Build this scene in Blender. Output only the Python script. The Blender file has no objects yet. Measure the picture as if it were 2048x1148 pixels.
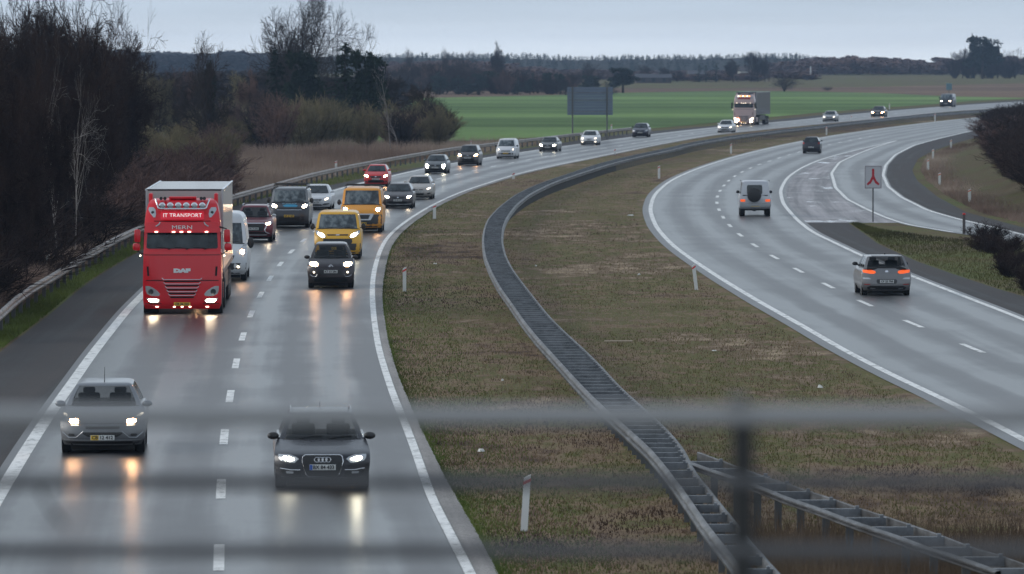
import bpy, bmesh, math, random
import numpy as np
from mathutils import Vector, Matrix

# ------------------------------------------------------------------ camera, sky, sun
S = bpy.context.scene
C = S.collection
H, F, U0, V0, VH = 7.8, 12000.0, 1024.0, 574.0, 120.0      # eye height (m), focal length and frame in photo pixels
PITCH = math.atan((V0 - VH) / F)
cam_data = bpy.data.cameras.new('camera')
cam = bpy.data.objects.new('camera', cam_data); C.objects.link(cam)
cam.location = (0, 0, H)
cam.rotation_euler = (math.pi / 2 - PITCH, 0, 0)
cam_data.sensor_width = 36.0
cam_data.lens = F / 2048.0 * 36.0
cam_data.clip_start = 0.5
cam_data.clip_end = 30000
cam_data.dof.use_dof = True
cam_data.dof.focus_distance = 165
cam_data.dof.aperture_fstop = 4.8
S.camera = cam
S.view_settings.view_transform = 'Standard'
S.view_settings.look = 'None'
S.view_settings.gamma = 1
S.view_settings.use_curve_mapping = False
S.view_settings.exposure = 0.58
S.cycles.use_denoising = True
try:
    S.cycles.denoiser = 'OPENIMAGEDENOISE'
    S.cycles.denoising_prefilter = 'ACCURATE'
    S.cycles.denoising_input_passes = 'RGB_ALBEDO_NORMAL'
except Exception:
    pass
S.cycles.max_bounces = 5
S.cycles.diffuse_bounces = 2
S.cycles.glossy_bounces = 3
S.cycles.transparent_max_bounces = 8
S.cycles.volume_bounces = 0
S.cycles.sample_clamp_indirect = 4

SUN_EL, SUN_AZ = math.radians(24), math.radians(-75)       # a weak sun behind thick cloud, to the left
world = bpy.data.worlds.new('World'); S.world = world
world.use_nodes = True
nt = world.node_tree; nt.nodes.clear()
def WN(t, **k):
    n = nt.nodes.new(t)
    for a, b in k.items(): setattr(n, a, b)
    return n
sky = WN('ShaderNodeTexSky', sky_type='NISHITA')
sky.sun_disc = False
sky.sun_elevation = SUN_EL
sky.sun_rotation = SUN_AZ
sky.air_density = 1.0; sky.dust_density = 3.0; sky.ozone_density = 2.0
hs = WN('ShaderNodeHueSaturation'); hs.inputs['Saturation'].default_value = 0.25
nt.links.new(sky.outputs[0], hs.inputs['Color'])
tc = WN('ShaderNodeTexCoord'); sep = WN('ShaderNodeSeparateXYZ')
nt.links.new(tc.outputs['Generated'], sep.inputs[0])
ramp = WN('ShaderNodeValToRGB')                             # overcast deck: even grey-blue, paler right at the horizon
cr = ramp.color_ramp
cr.elements[0].position = 0.0; cr.elements[0].color = (0.75, 0.81, 0.87, 1)
cr.elements[1].position = 1.0; cr.elements[1].color = (0.27, 0.32, 0.39, 1)
for p, c in ((0.004, (0.62, 0.69, 0.77, 1)), (0.010, (0.43, 0.51, 0.60, 1)), (0.03, (0.56, 0.66, 0.76, 1)), (0.10, (0.66, 0.75, 0.83, 1)), (0.32, (0.42, 0.49, 0.57, 1))):
    e = cr.elements.new(p); e.color = c
nt.links.new(sep.outputs['Z'], ramp.inputs[0])
mp = WN('ShaderNodeMapping'); mp.inputs['Scale'].default_value = (9, 9, 160)
nt.links.new(tc.outputs['Generated'], mp.inputs[0])
nz = WN('ShaderNodeTexNoise'); nz.inputs['Scale'].default_value = 1.3; nz.inputs['Detail'].default_value = 4
nt.links.new(mp.outputs[0], nz.inputs['Vector'])
mr = WN('ShaderNodeMapRange'); mr.inputs['From Min'].default_value = 0.3; mr.inputs['From Max'].default_value = 0.7
mr.inputs['To Min'].default_value = 0.92; mr.inputs['To Max'].default_value = 1.05
nt.links.new(nz.outputs[0], mr.inputs[0])
mul = WN('ShaderNodeMixRGB', blend_type='MULTIPLY'); mul.inputs[0].default_value = 1
nt.links.new(ramp.outputs[0], mul.inputs[1]); nt.links.new(mr.outputs[0], mul.inputs[2])
scl = WN('ShaderNodeMixRGB', blend_type='MULTIPLY'); scl.inputs[0].default_value = 1
scl.inputs[2].default_value = (9.0, 9.1, 9.2, 1)
nt.links.new(mul.outputs[0], scl.inputs[1])
mixs = WN('ShaderNodeMixRGB'); mixs.inputs[0].default_value = 0.88
nt.links.new(hs.outputs[0], mixs.inputs[1]); nt.links.new(scl.outputs[0], mixs.inputs[2])
bg = WN('ShaderNodeBackground'); bg.inputs['Strength'].default_value = 0.10
nt.links.new(mixs.outputs[0], bg.inputs[0])
wo = WN('ShaderNodeOutputWorld'); nt.links.new(bg.outputs[0], wo.inputs[0])

sd = bpy.data.lights.new('sun', 'SUN'); sd.energy = 1.0; sd.angle = math.radians(30); sd.color = (1, 0.95, 0.88)
so = bpy.data.objects.new('sun', sd); C.objects.link(so)
so.rotation_euler = (math.pi / 2 - SUN_EL, 0, math.pi - SUN_AZ + math.pi)
so.location = (0, 0, 60)
_dir = Vector((math.sin(SUN_AZ) * math.cos(SUN_EL), math.cos(SUN_AZ) * math.cos(SUN_EL), math.sin(SUN_EL)))
so.rotation_euler = _dir.to_track_quat('Z', 'Y').to_euler()

# ------------------------------------------------------------------ helpers
def smooth01(t):
    t = max(0.0, min(1.0, t)); return t * t * (3 - 2 * t)
def terrain(y):
    return 2.3 * smooth01((y - 1250) / 900.0)
def ray(u, v):
    a, b = (u - U0) / F, (V0 - v) / F
    cp, sp = math.cos(PITCH), math.sin(PITCH)
    return Vector((a, cp + b * sp, -sp + b * cp))
def G(u, v, z=0.0, ground=False):
    """the point of the level z (or of the terrain) that the photo pixel u, v looks at"""
    d = ray(u, v)
    p = Vector((0, 0, 0))
    h = z
    for _ in range(6 if ground else 1):
        t = (h - H) / d.z
        p = Vector((0, 0, H)) + d * t
        if ground: h = z * 0.5 + 0.5 * 0 + terrain(p.y) if z == 0 else z + terrain(p.y)
    return Vector((p.x, p.y, h))
def at_dist(u, v, y):
    d = ray(u, v); t = y / d.y
    return Vector((d.x * t, y, H + d.z * t))
def tag(o, label=None, cat=None, group=None, kind=None):
    if label: o['label'] = label
    if cat: o['category'] = cat
    if group: o['group'] = group
    if kind: o['kind'] = kind
    return o
def empty(name, loc=(0, 0, 0), rz=0.0, label=None, cat=None, group=None):
    o = bpy.data.objects.new(name, None); C.objects.link(o)
    o.location = loc; o.rotation_euler = (0, 0, rz); o.empty_display_size = 0.3
    return tag(o, label, cat, group)

class MB:
    """collects shapes, then builds ONE mesh object"""
    def __init__(s): s.v = []; s.f = []
    def add(s, vs, fs):
        n = len(s.v); s.v.extend([tuple(p) for p in vs]); s.f.extend([tuple(i + n for i in f) for f in fs]); return s
    def box(s, c, d, m=None, taper=1.0):
        hx, hy, hz = d[0] / 2, d[1] / 2, d[2] / 2
        vs = []
        for z, t in ((-hz, 1), (hz, taper)):
            for x, y in ((-hx, -hy), (hx, -hy), (hx, hy), (-hx, hy)):
                p = Vector((x * t, y * t, z))
                if m: p = m @ p
                vs.append((p.x + c[0], p.y + c[1], p.z + c[2]))
        return s.add(vs, [(3, 2, 1, 0), (4, 5, 6, 7), (0, 1, 5, 4), (1, 2, 6, 5), (2, 3, 7, 6), (3, 0, 4, 7)])
    def bbox(s, c, d, r=0.02, m=None):
        """box with chamfered edges"""
        bm = bmesh.new(); bmesh.ops.create_cube(bm, size=1)
        for v in bm.verts: v.co = Vector((v.co.x * d[0], v.co.y * d[1], v.co.z * d[2]))
        bmesh.ops.bevel(bm, geom=bm.edges[:], offset=min(r, min(d) * 0.45), segments=2, profile=0.6, affect='EDGES')
        bm.verts.index_update()
        vs = []
        for v in bm.verts:
            p = v.co.copy()
            if m: p = m @ p
            vs.append((p.x + c[0], p.y + c[1], p.z + c[2]))
        s.add(vs, [[v.index for v in f.verts] for f in bm.faces]); bm.free(); return s
    def tube(s, pts, r, n=6, cap=True):
        pts = [Vector(p) for p in pts]
        if not hasattr(r, '__len__'): r = [r] * len(pts)
        base = len(s.v); k = len(pts)
        for i, p in enumerate(pts):
            t = (pts[min(i + 1, k - 1)] - pts[max(i - 1, 0)])
            if t.length < 1e-9: t = Vector((0, 0, 1))
            t.normalize()
            a = Vector((0, 0, 1)) if abs(t.z) < 0.9 else Vector((1, 0, 0))
            x = t.cross(a).normalized(); y = t.cross(x)
            for j in range(n):
                an = 2 * math.pi * j / n
                q = p + (x * math.cos(an) + y * math.sin(an)) * r[i]
                s.v.append((q.x, q.y, q.z))
        for i in range(k - 1):
            for j in range(n):
                a = base + i * n + j; b = base + i * n + (j + 1) % n
                s.f.append((a, b, b + n, a + n))
        if cap:
            s.f.append(tuple(base + j for j in range(n))[::-1]); s.f.append(tuple(base + (k - 1) * n + j for j in range(n)))
        return s
    def lathe(s, prof, n=20, c=(0, 0, 0), axis='X'):
        """profile [(r, t)] turned round an axis through c"""
        base = len(s.v); k = len(prof)
        for r, t in prof:
            for j in range(n):
                an = 2 * math.pi * j / n; a, b = r * math.cos(an), r * math.sin(an)
                p = {'X': (t, a, b), 'Y': (a, t, b), 'Z': (a, b, t)}[axis]
                s.v.append((p[0] + c[0], p[1] + c[1], p[2] + c[2]))
        for i in range(k - 1):
            for j in range(n):
                a = base + i * n + j; b = base + i * n + (j + 1) % n
                s.f.append((a, b, b + n, a + n))
        s.f.append(tuple(base + j for j in range(n))[::-1]); s.f.append(tuple(base + (k - 1) * n + j for j in range(n)))
        return s
    def ell(s, c, d, n=12, m=None):
        base = []
        rows = n // 2
        vs = []; fs = []
        for i in range(1, rows):
            th = math.pi * i / rows
            for j in range(n):
                ph = 2 * math.pi * j / n
                vs.append(Vector((math.sin(th) * math.cos(ph) * d[0] / 2, math.sin(th) * math.sin(ph) * d[1] / 2, math.cos(th) * d[2] / 2)))
        vs.append(Vector((0, 0, d[2] / 2))); vs.append(Vector((0, 0, -d[2] / 2)))
        T, B = len(vs) - 2, len(vs) - 1
        for i in range(rows - 2):
            for j in range(n):
                a = i * n + j; b = i * n + (j + 1) % n
                fs.append((a, a + n, b + n, b))
        for j in range(n):
            fs.append((T, j, (j + 1) % n)); o = (rows - 2) * n
            fs.append((B, o + (j + 1) % n, o + j))
        if m: vs = [m @ p for p in vs]
        return s.add([(p.x + c[0], p.y + c[1], p.z + c[2]) for p in vs], fs)
    def prism(s, poly, y0, y1):
        """polygon in x,z extruded from y0 to y1"""
        n = len(poly)
        vs = [(x, y0, z) for x, z in poly] + [(x, y1, z) for x, z in poly]
        fs = [tuple(range(n)), tuple(range(2 * n - 1, n - 1, -1))] + [(i, i + n, (i + 1) % n + n, (i + 1) % n) for i in range(n)]
        return s.add(vs, fs)
    def build(s, name, mat, parent=None, smooth=None, uv=None, bevel=None):
        me = bpy.data.meshes.new(name)
        me.from_pydata(s.v, [], s.f); me.update()
        if smooth is not None:
            for p in me.polygons: p.use_smooth = True
            me.set_sharp_from_angle(angle=math.radians(smooth))
        if uv is not None:
            ul = me.uv_layers.new(name='UVMap')
            idx = np.empty(len(me.loops), dtype=np.int32); me.loops.foreach_get('vertex_index', idx)
            ul.data.foreach_set('uv', np.asarray(uv, dtype=np.float32)[idx].ravel())
        o = bpy.data.objects.new(name, me); C.objects.link(o)
        if mat: me.materials.append(mat)
        if parent: o.parent = parent
        return o

def npmesh(name, V, Fc, mat, parent=None, smooth=False, mats=None, midx=None):
    me = bpy.data.meshes.new(name)
    V = np.asarray(V, dtype=np.float32); Fc = np.asarray(Fc, dtype=np.int32)
    k = Fc.shape[1]
    me.vertices.add(len(V)); me.vertices.foreach_set('co', V.ravel())
    me.loops.add(Fc.size); me.loops.foreach_set('vertex_index', Fc.ravel())
    me.polygons.add(len(Fc)); me.polygons.foreach_set('loop_start', np.arange(0, Fc.size, k, dtype=np.int32))
    if midx is not None: me.polygons.foreach_set('material_index', np.asarray(midx, dtype=np.int32))
    if mats:
        for m in mats: me.materials.append(m)
    elif mat: me.materials.append(mat)
    me.update(calc_edges=True); me.validate()
    o = bpy.data.objects.new(name, me); C.objects.link(o)
    if parent: o.parent = parent
    return o

# ------------------------------------------------------------------ materials
def mat(name, col, rough=0.6, metal=0.0, spec=None, coat=0.0, emit=None, estr=0.0):
    m = bpy.data.materials.new(name); m.use_nodes = True
    b = m.node_tree.nodes['Principled BSDF']
    b.inputs['Base Color'].default_value = (*col, 1)
    b.inputs['Roughness'].default_value = rough
    b.inputs['Metallic'].default_value = metal
    if spec is not None: b.inputs['Specular IOR Level'].default_value = spec
    if coat: b.inputs['Coat Weight'].default_value = coat; b.inputs['Coat Roughness'].default_value = 0.08
    if emit: b.inputs['Emission Color'].default_value = (*emit, 1); b.inputs['Emission Strength'].default_value = estr
    return m
class NT:
    def __init__(s, m): s.m = m; s.t = m.node_tree; s.b = s.t.nodes['Principled BSDF']
    def n(s, t, **k):
        x = s.t.nodes.new(t)
        for a, b in k.items():
            if a.startswith('i_'):
                nm = a[2:].replace('_', ' ')
                x.inputs[int(nm) if nm.isdigit() else nm].default_value = b
            else: setattr(x, a, b)
        return x
    def l(s, a, b): s.t.links.new(a, b)
    def coord(s, kind='Object', scale=(1, 1, 1), rot=(0, 0, 0)):
        if kind == 'World':
            g = s.n('ShaderNodeNewGeometry'); o = g.outputs['Position']
        else:
            g = s.n('ShaderNodeTexCoord'); o = g.outputs[kind]
        mp = s.n('ShaderNodeMapping'); mp.inputs['Scale'].default_value = scale; mp.inputs['Rotation'].default_value = rot
        s.l(o, mp.inputs[0]); return mp.outputs[0]
    def noise(s, vec, scale, detail=4, rough=0.55):
        x = s.n('ShaderNodeTexNoise', i_Scale=scale, i_Detail=detail, i_Roughness=rough); s.l(vec, x.inputs['Vector']); return x.outputs[0]
    def ramp(s, f, stops):
        r = s.n('ShaderNodeValToRGB'); e = r.color_ramp.elements
        e[0].position = stops[0][0]; e[0].color = (*stops[0][1], 1)
        e[1].position = stops[-1][0]; e[1].color = (*stops[-1][1], 1)
        for p, c in stops[1:-1]:
            q = e.new(p); q.color = (*c, 1)
        s.l(f, r.inputs[0]); return r.outputs[0]
    def rng(s, f, a, b, c, d):
        r = s.n('ShaderNodeMapRange'); 
        for i, x in enumerate((a, b, c, d)): r.inputs[i + 1].default_value = x
        s.l(f, r.inputs[0]); return r.outputs[0]
    def mix(s, f, a, b, mode='MIX'):
        x = s.n('ShaderNodeMixRGB', blend_type=mode)
        for i, q in enumerate((f, a, b)):
            if isinstance(q, (int, float)): x.inputs[i].default_value = q if i == 0 else (q, q, q, 1)
            elif isinstance(q, tuple): x.inputs[i].default_value = (*q, 1)
            else: s.l(q, x.inputs[i])
        return x.outputs[0]
    def bump(s, h, strength=0.3, dist=0.02):
        x = s.n('ShaderNodeBump', i_Strength=strength, i_Distance=dist); s.l(h, x.inputs['Height']); s.l(x.outputs[0], s.b.inputs['Normal'])
    def set(s, name, sock): s.l(sock, s.b.inputs[name])

def grass_mat(name, stops, scale=0.5, rough=0.9, stretch=1.0, detail_mix=0.6):
    m = mat(name, (0.06, 0.06, 0.03), rough, spec=0.15); N = NT(m)
    c = N.coord('World', (1, stretch, 1))
    a = N.noise(c, scale, 6, 0.65); b = N.noise(c, scale * 9, 4, 0.7); d = N.noise(c, scale * 0.16, 3)
    s1 = N.mix(0.42, a, b); s2 = N.mix(0.35, s1, d)
    col = N.ramp(s2, stops)
    f = N.noise(N.coord('World', (1, 0.6, 1)), 14, 3, 0.8)
    col = N.mix(detail_mix, col, N.ramp(f, [(0.25, (0.25, 0.25, 0.25)), (0.5, (1, 1, 1)), (0.8, (1.9, 1.8, 1.6))]), 'MULTIPLY')
    N.set('Base Color', col)
    N.bump(f, 0.6, 0.08)
    return m
def asphalt_mat(name, base=0.05, rmin=0.16, rmax=0.34, tracks=True, tint=(1, 1.0, 1.02), var=0.35, per=3.75):
    m = mat(name, (base,) * 3, 0.3, spec=0.5 if rmin < 0.4 else 0.12); N = NT(m)
    uvn = N.n('ShaderNodeTexCoord'); uv = uvn.outputs['UV']
    def mapped(sx, sy):
        mp = N.n('ShaderNodeMapping'); mp.inputs['Scale'].default_value = (sx, sy, 1); N.l(uv, mp.inputs[0]); return mp.outputs[0]
    long1 = N.noise(mapped(1.1, 0.010), 1.0, 3, 0.5)            # long streaks worn by the wheels
    long2 = N.noise(mapped(2.6, 0.03), 1.0, 3, 0.6)
    patch = N.noise(N.coord('World', (1, 0.5, 1)), 0.35, 5, 0.6)
    fine = N.noise(N.coord('World', (1, 0.35, 1)), 22, 3, 0.8)
    st = N.mix(0.5, long1, long2)
    if tracks:
        sx = N.n('ShaderNodeSeparateXYZ'); N.l(uv, sx.inputs[0])
        mm = N.n('ShaderNodeMath', operation='MULTIPLY'); mm.inputs[1].default_value = 2 * math.pi / (per / 2); N.l(sx.outputs[0], mm.inputs[0])
        co = N.n('ShaderNodeMath', operation='COSINE'); N.l(mm.outputs[0], co.inputs[0])
        tr = N.rng(co.outputs[0], -1, 1, 0.25, 0.75)
        st = N.mix(0.45, st, tr)
    st = N.mix(0.3, st, patch)
    rgh = N.rng(st, 0.43, 0.58, rmin, rmax)
    rgh = N.mix(0.08, rgh, fine)
    N.set('Roughness', rgh)
    lo = tuple(base * t * (1 - var) for t in tint); hi = tuple(base * t * (1 + var) for t in tint)
    col = N.ramp(st, [(0.43, lo), (0.58, hi)])
    col = N.mix(0.5, col, N.ramp(fine, [(0.3, (0.5, 0.5, 0.5)), (0.7, (1.6, 1.6, 1.6))]), 'MULTIPLY')
    N.set('Base Color', col)
    N.bump(fine, 0.12, 0.01)
    return m
def paint_line_mat():
    m = mat('road_paint', (0.62, 0.62, 0.60), 0.45); N = NT(m)
    f = N.noise(N.coord('World', (1, 0.4, 1)), 3.5, 6, 0.75)
    N.set('Base Color', N.ramp(f, [(0.34, (0.26, 0.26, 0.25)), (0.48, (0.74, 0.74, 0.72)), (0.7, (0.92, 0.92, 0.90))]))
    return m
M = {}
MEDIAN_STOPS = [(0.405, (0.040, 0.024, 0.017)), (0.445, (0.115, 0.074, 0.048)), (0.48, (0.215, 0.152, 0.095)), (0.512, (0.112, 0.112, 0.034)), (0.545, (0.165, 0.113, 0.073)), (0.60, (0.37, 0.29, 0.195))]
M['verge'] = grass_mat('verge_grass', [(0.36, (0.050, 0.034, 0.022)), (0.44, (0.110, 0.078, 0.046)), (0.50, (0.130, 0.112, 0.048)), (0.56, (0.090, 0.115, 0.030)), (0.66, (0.180, 0.150, 0.090))], 0.22)
M['green_verge'] = grass_mat('green_verge_grass', [(0.30, (0.05, 0.06, 0.018)), (0.5, (0.09, 0.125, 0.03)), (0.7, (0.14, 0.16, 0.05))], 0.35)
M['median'] = grass_mat('median_grass', MEDIAN_STOPS, 0.10, stretch=0.35)
M['field'] = grass_mat('crop_field', [(0.40, (0.090, 0.155, 0.042)), (0.5, (0.125, 0.215, 0.062)), (0.60, (0.170, 0.260, 0.090))], 0.03, stretch=1.2, detail_mix=0.25)
_n = NT(M['field']); _o = _n.b.inputs['Base Color'].links[0].from_socket
_s = _n.noise(_n.coord('World', (0.0012, 0.011, 1), (0, 0, .06)), 1.0, 4, 0.6)
_n.set('Base Color', _n.mix(1.0, _o, _n.ramp(_s, [(0.36, (.62, .66, .62)), (0.5, (1, 1, 1)), (0.62, (1.35, 1.28, 1.3))]), 'MULTIPLY'))
M['stubble'] = grass_mat('stubble_field', [(0.40, (0.085, 0.052, 0.036)), (0.5, (0.165, 0.105, 0.072)), (0.60, (0.25, 0.175, 0.105))], 0.012, stretch=4, detail_mix=0.2)
M['asphalt'] = asphalt_mat('wet_asphalt', 0.052, 0.27, 0.44, var=.65)
M['asphalt_r'] = asphalt_mat('damp_asphalt', 0.080, 0.29, 0.44, tint=(0.98, 1.0, 1.02), var=.35)
M['shoulder'] = asphalt_mat('shoulder_asphalt', 0.046, 0.58, 0.85, tracks=False, tint=(1.08, 0.97, 0.95), var=0.5)
M['kerb_strip'] = asphalt_mat('gritty_edge_strip', 0.24, 0.6, 0.85, tracks=False, tint=(1.05, 1, .96))
M['line'] = paint_line_mat()
M['galv'] = mat('galvanised_steel', (0.36, 0.38, 0.40), 0.42, 0.35)
_n = NT(M['galv']); _f = _n.noise(_n.coord('World'), 2.5, 5, 0.7)
_n.set('Base Color', _n.ramp(_f, [(0.3, (0.08, 0.088, 0.10)), (0.6, (0.21, 0.225, 0.245))])); _n.set('Roughness', _n.rng(_f, 0.3, 0.7, 0.35, 0.6))
M['galv_dark'] = mat('weathered_steel', (0.12, 0.125, 0.13), 0.55, 0.5)

# ------------------------------------------------------------------ traced lines: u as a function of v, given on the ground
def smooth_u(pts, n=420, sig=5):
    pts = sorted(pts, key=lambda p: p[1])
    v = np.array([p[1] for p in pts], float); u = np.array([p[0] for p in pts], float)
    s = np.log(v - VH)
    g = np.linspace(s[0], s[-1], n)
    uu = np.interp(g, s, u)
    k = np.exp(-0.5 * (np.arange(-3 * sig, 3 * sig + 1) / sig) ** 2); k /= k.sum()
    pad = 3 * sig
    lo = 2 * uu[0] - uu[1:pad + 1][::-1]; hi = 2 * uu[-1] - uu[-pad - 1:-1][::-1]
    uu = np.convolve(np.concatenate([lo, uu, hi]), k, 'valid')
    return g, uu
class Line:
    def __init__(s, pts, h=0.0, sig=5):
        s.h = h; s.g, s.uu = smooth_u(pts, sig=sig)
        s.vmin, s.vmax = math.exp(s.g[0]) + VH, math.exp(s.g[-1]) + VH
    def u(s, v): return float(np.interp(math.log(max(v - VH, 1)), s.g, s.uu))
    def x_at(s, y):
        """world x where the line crosses distance y"""
        d = F * (H - s.h) / y                       # v - VH, near enough
        for _ in range(2):
            v = VH + d; p = G(s.u(v), v, s.h); d *= p.y / y
        return G(s.u(VH + d), VH + d, s.h).x
    def yrange(s): return G(s.u(s.vmax), s.vmax, s.h).y, G(s.u(s.vmin), s.vmin, s.h).y
L0 = Line([(-60, 752), (0, 706), (92, 637), (167, 573), (276, 506), (380, 455), (471, 410), (537, 394), (623, 378), (667, 371), (714, 359), (787, 346), (848, 333), (991, 306), (1040, 299), (1117, 288), (1152, 281), (1260, 266), (1310, 262), (1427, 252), (1544, 240), (1655, 229), (1748, 221), (1864, 214), (1956, 205), (2048, 199.5), (2150, 194), (-400, 1010), (-600, 1160)])
L1 = Line([(-90, 1160), (-40, 1060), (-6, 1000), (24, 950), (87, 850), (148, 763), (181, 715), (223, 662), (256, 620), (281.5, 595), (340, 538), (420, 482), (540, 428), (618, 398), (665, 383), (686, 376), (717, 368), (785, 353), (837, 340), (903, 328), (981, 315), (1053, 304), (1137, 292), (1206, 283), (1259, 275), (1340, 265), (1424, 255.5), (1590, 242), (1679, 231.5), (1780, 222.5), (1920, 211), (2048, 203), (2150, 197.5)])
LC = Line([(437, 1160), (438, 1117), (442, 977), (448, 872), (461, 790), (472, 727), (485, 674), (502, 629), (521, 591), (539, 559), (558, 532), (580, 506), (603, 485), (626, 466), (700, 421), (780, 389), (830, 371), (864, 361), (903, 352), (933, 345), (969, 336.6), (1000, 331), (1040, 323), (1123, 308), (1230, 295), (1340, 274.5), (1424, 261.5), (1570, 249), (1700, 236), (1785, 228), (1900, 217), (2048, 208), (2150, 203)])
LR = Line([(945, 1160), (938, 1148), (862, 1000), (829, 900), (810, 850), (789, 800), (772, 750), (757, 700), (749, 650), (745, 610), (744, 575), (748, 542), (761, 498), (778, 471), (811, 444), (850, 419), (894, 396.5), (937, 379), (981, 365.6), (1025, 351), (1075, 339), (1137, 326), (1230, 307), (1340, 285), (1424, 269.5), (1563, 255.5), (1702, 242), (1785, 234), (1887, 223.5), (2048, 213), (2150, 208)])
L3 = Line([(1002, 1160), (995, 1148), (969, 1094), (950, 1059), (924, 1017), (892, 960), (860, 895), (838, 850), (812, 790), (790, 735), (776, 680), (768, 630), (765, 600), (765, 581), (770, 542), (781, 498), (796, 474), (822, 450), (866, 420), (907, 398), (948, 380), (990, 367), (1032, 352.5), (1080, 341), (1142, 327.5), (1234, 308.5), (1344, 286.5), (1428, 271), (1567, 256.5), (1706, 243), (1789, 235), (1891, 224), (2052, 213.6), (2154, 208.5)])
RL = Line([(2110, 914), (2048, 882), (1937, 825), (1866, 790), (1802, 761), (1753, 736), (1679, 697.5), (1601, 651), (1523, 608), (1445, 561), (1386, 522), (1343.5, 491), (1312, 456), (1299, 421), (1308, 390), (1340, 362), (1386, 341), (1445, 321), (1492, 308), (1560, 292), (1625, 279), (1700, 266.5), (1768, 257), (1847, 247), (1926, 238), (2003, 231), (2100, 224), (2600, 1170)])
RC = Line([(2750, 1050), (2070, 750), (1941, 697), (1825, 649), (1733, 610), (1660, 575), (1602, 545), (1555, 519), (1516, 497), (1486, 476), (1465, 459), (1450, 442), (1440.6, 427), (1434.7, 413.4), (1432, 401), (1436, 389), (1442, 379), (1450, 368.6), (1460.4, 359), (1473, 350), (1489, 342), (1506, 334), (1526, 327), (1547, 320), (1569, 313), (1591, 306.6), (1614, 300), (1662, 289), (1730, 275), (1800, 263), (1880, 252), (1960, 243), (2100, 231)])
RR = Line([(2800, 955), (2150, 685), (2048, 641), (1932, 596), (1827, 555), (1721.5, 512), (1624, 465.6), (1593, 440), (1566, 409), (1560, 382), (1573.5, 356.5), (1601, 337), (1640, 319.5), (1700, 303.5), (1750, 291.5), (1792, 282), (1860, 270), (1950, 257), (2100, 242)])
RP = Line([(2040, 484), (1960, 472.5), (1904, 465), (1821, 451), (1795.6, 444), (1768, 434.5), (1733, 419), (1694, 399), (1671, 376), (1663, 347), (1679, 325), (1716, 308), (1750, 295), (1792, 282)], sig=3)
RQ = Line([(2140, 491), (2048, 471), (1990.5, 456), (1912.5, 438), (1854, 421), (1803, 395.5), (1776, 374), (1766, 351), (1771, 331), (1790.6, 310), (1828, 291), (1875, 278), (1926, 266), (1976, 256), (2060, 244), (2150, 235)], sig=3)
RS = Line([(2140, 478), (2048, 456), (1932, 425), (1873.5, 393.5), (1834.6, 362), (1824, 341), (1836, 318), (1863, 303), (1910, 287), (1951, 275.5), (2020, 262), (2150, 247)], sig=3)
RT = Line([(2800, 850), (2150, 631), (2048, 594), (1990.5, 577), (1912.5, 551), (1834.6, 524), (1757, 489), (1696, 446)], sig=3)

def ys_between(a, b, step0=1.0, grow=0.012):
    out = [a]; y = a
    while y < b:
        y = min(b, y + max(step0, (y - 60) * grow)); out.append(y)
    return out
def ribbon(name, la, lb, y0, y1, z, m, across=6, extra_a=0.0, extra_b=0.0, kind='structure', grow=0.012, parent=None):
    vs = []; uv = []; fs = []; ys = ys_between(y0, y1, 1.0, grow)
    n = across + 1
    for y in ys:
        xa = (la.x_at(y) if la else 0) + extra_a; xb = (lb.x_at(y) if lb else 0) + extra_b
        for j in range(n):
            t = j / across; x = xa + (xb - xa) * t
            vs.append((x, y, z + terrain(y))); uv.append((x - xa if abs(xb - xa) > 1e-6 else 0, y))
    for i in range(len(ys) - 1):
        for j in range(across):
            a = i * n + j; fs.append((a, a + 1, a + n + 1, a + n))
    mb = MB(); mb.v = vs; mb.f = fs
    o = mb.build(name, m, parent, uv=uv)
    if kind: o['kind'] = kind
    return o
def world_dir(line, y):
    a = line.x_at(y - 4); b = line.x_at(y + 4); return Vector((b - a, 8, 0)).normalized()
def line_strip(mb, line, y0, y1, w, z, grow=0.008):
    vs = []; fs = []; ys = ys_between(y0, y1, 1.0, grow)
    for y in ys:
        x = line.x_at(y); d = world_dir(line, y); nrm = Vector((d.y, -d.x, 0))
        for q in (-w / 2, w / 2):
            vs.append((x + nrm.x * q, y + nrm.y * q, z + terrain(y)))
    for i in range(len(ys) - 1): fs.append((2 * i, 2 * i + 1, 2 * i + 3, 2 * i + 2))
    mb.add(vs, fs)

YN = 70.0
# ground
mb = MB()
gx = [-2500, -1800, -900, -300, -120, -60, -30, 0, 30, 60, 120, 300, 900, 1800, 2500]
gy = [-200, 0, 60, 120, 200, 300, 450, 650, 900, 1150, 1250, 1350, 1450, 1550, 1650, 1750, 1850, 1950, 2050, 2150, 2500, 3200, 3900]
mb.add([(x, y, terrain(y)) for y in gy for x in gx], [(i * 15 + j, i * 15 + j + 1, i * 15 + j + 16, i * 15 + j + 15) for i in range(len(gy) - 1) for j in range(14)])
tag(mb.build('ground', M['verge']), kind='structure')
Ymax = 1180
o = ribbon('median', L3, RL, YN, 850, 0.006, M['median'], 4, -0.1, 0.1)
ribbon('hard_shoulder', L0, L1, YN, Ymax, 0.012, M['shoulder'], 3, 0, 0.2)
ribbon('carriageway', L1, LR, YN, Ymax, 0.020, M['asphalt'], 8, -0.3, 0.3)
ribbon('inner_shoulder', LR, L3, YN, Ymax, 0.026, M['kerb_strip'], 3, 0.1, 0)
ry0 = RL.yrange()[0] + 1
ribbon('carriageway', RL, RR, max(ry0, YN), 860, 0.020, M['asphalt_r'], 8, -0.42, 0.3)
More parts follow.
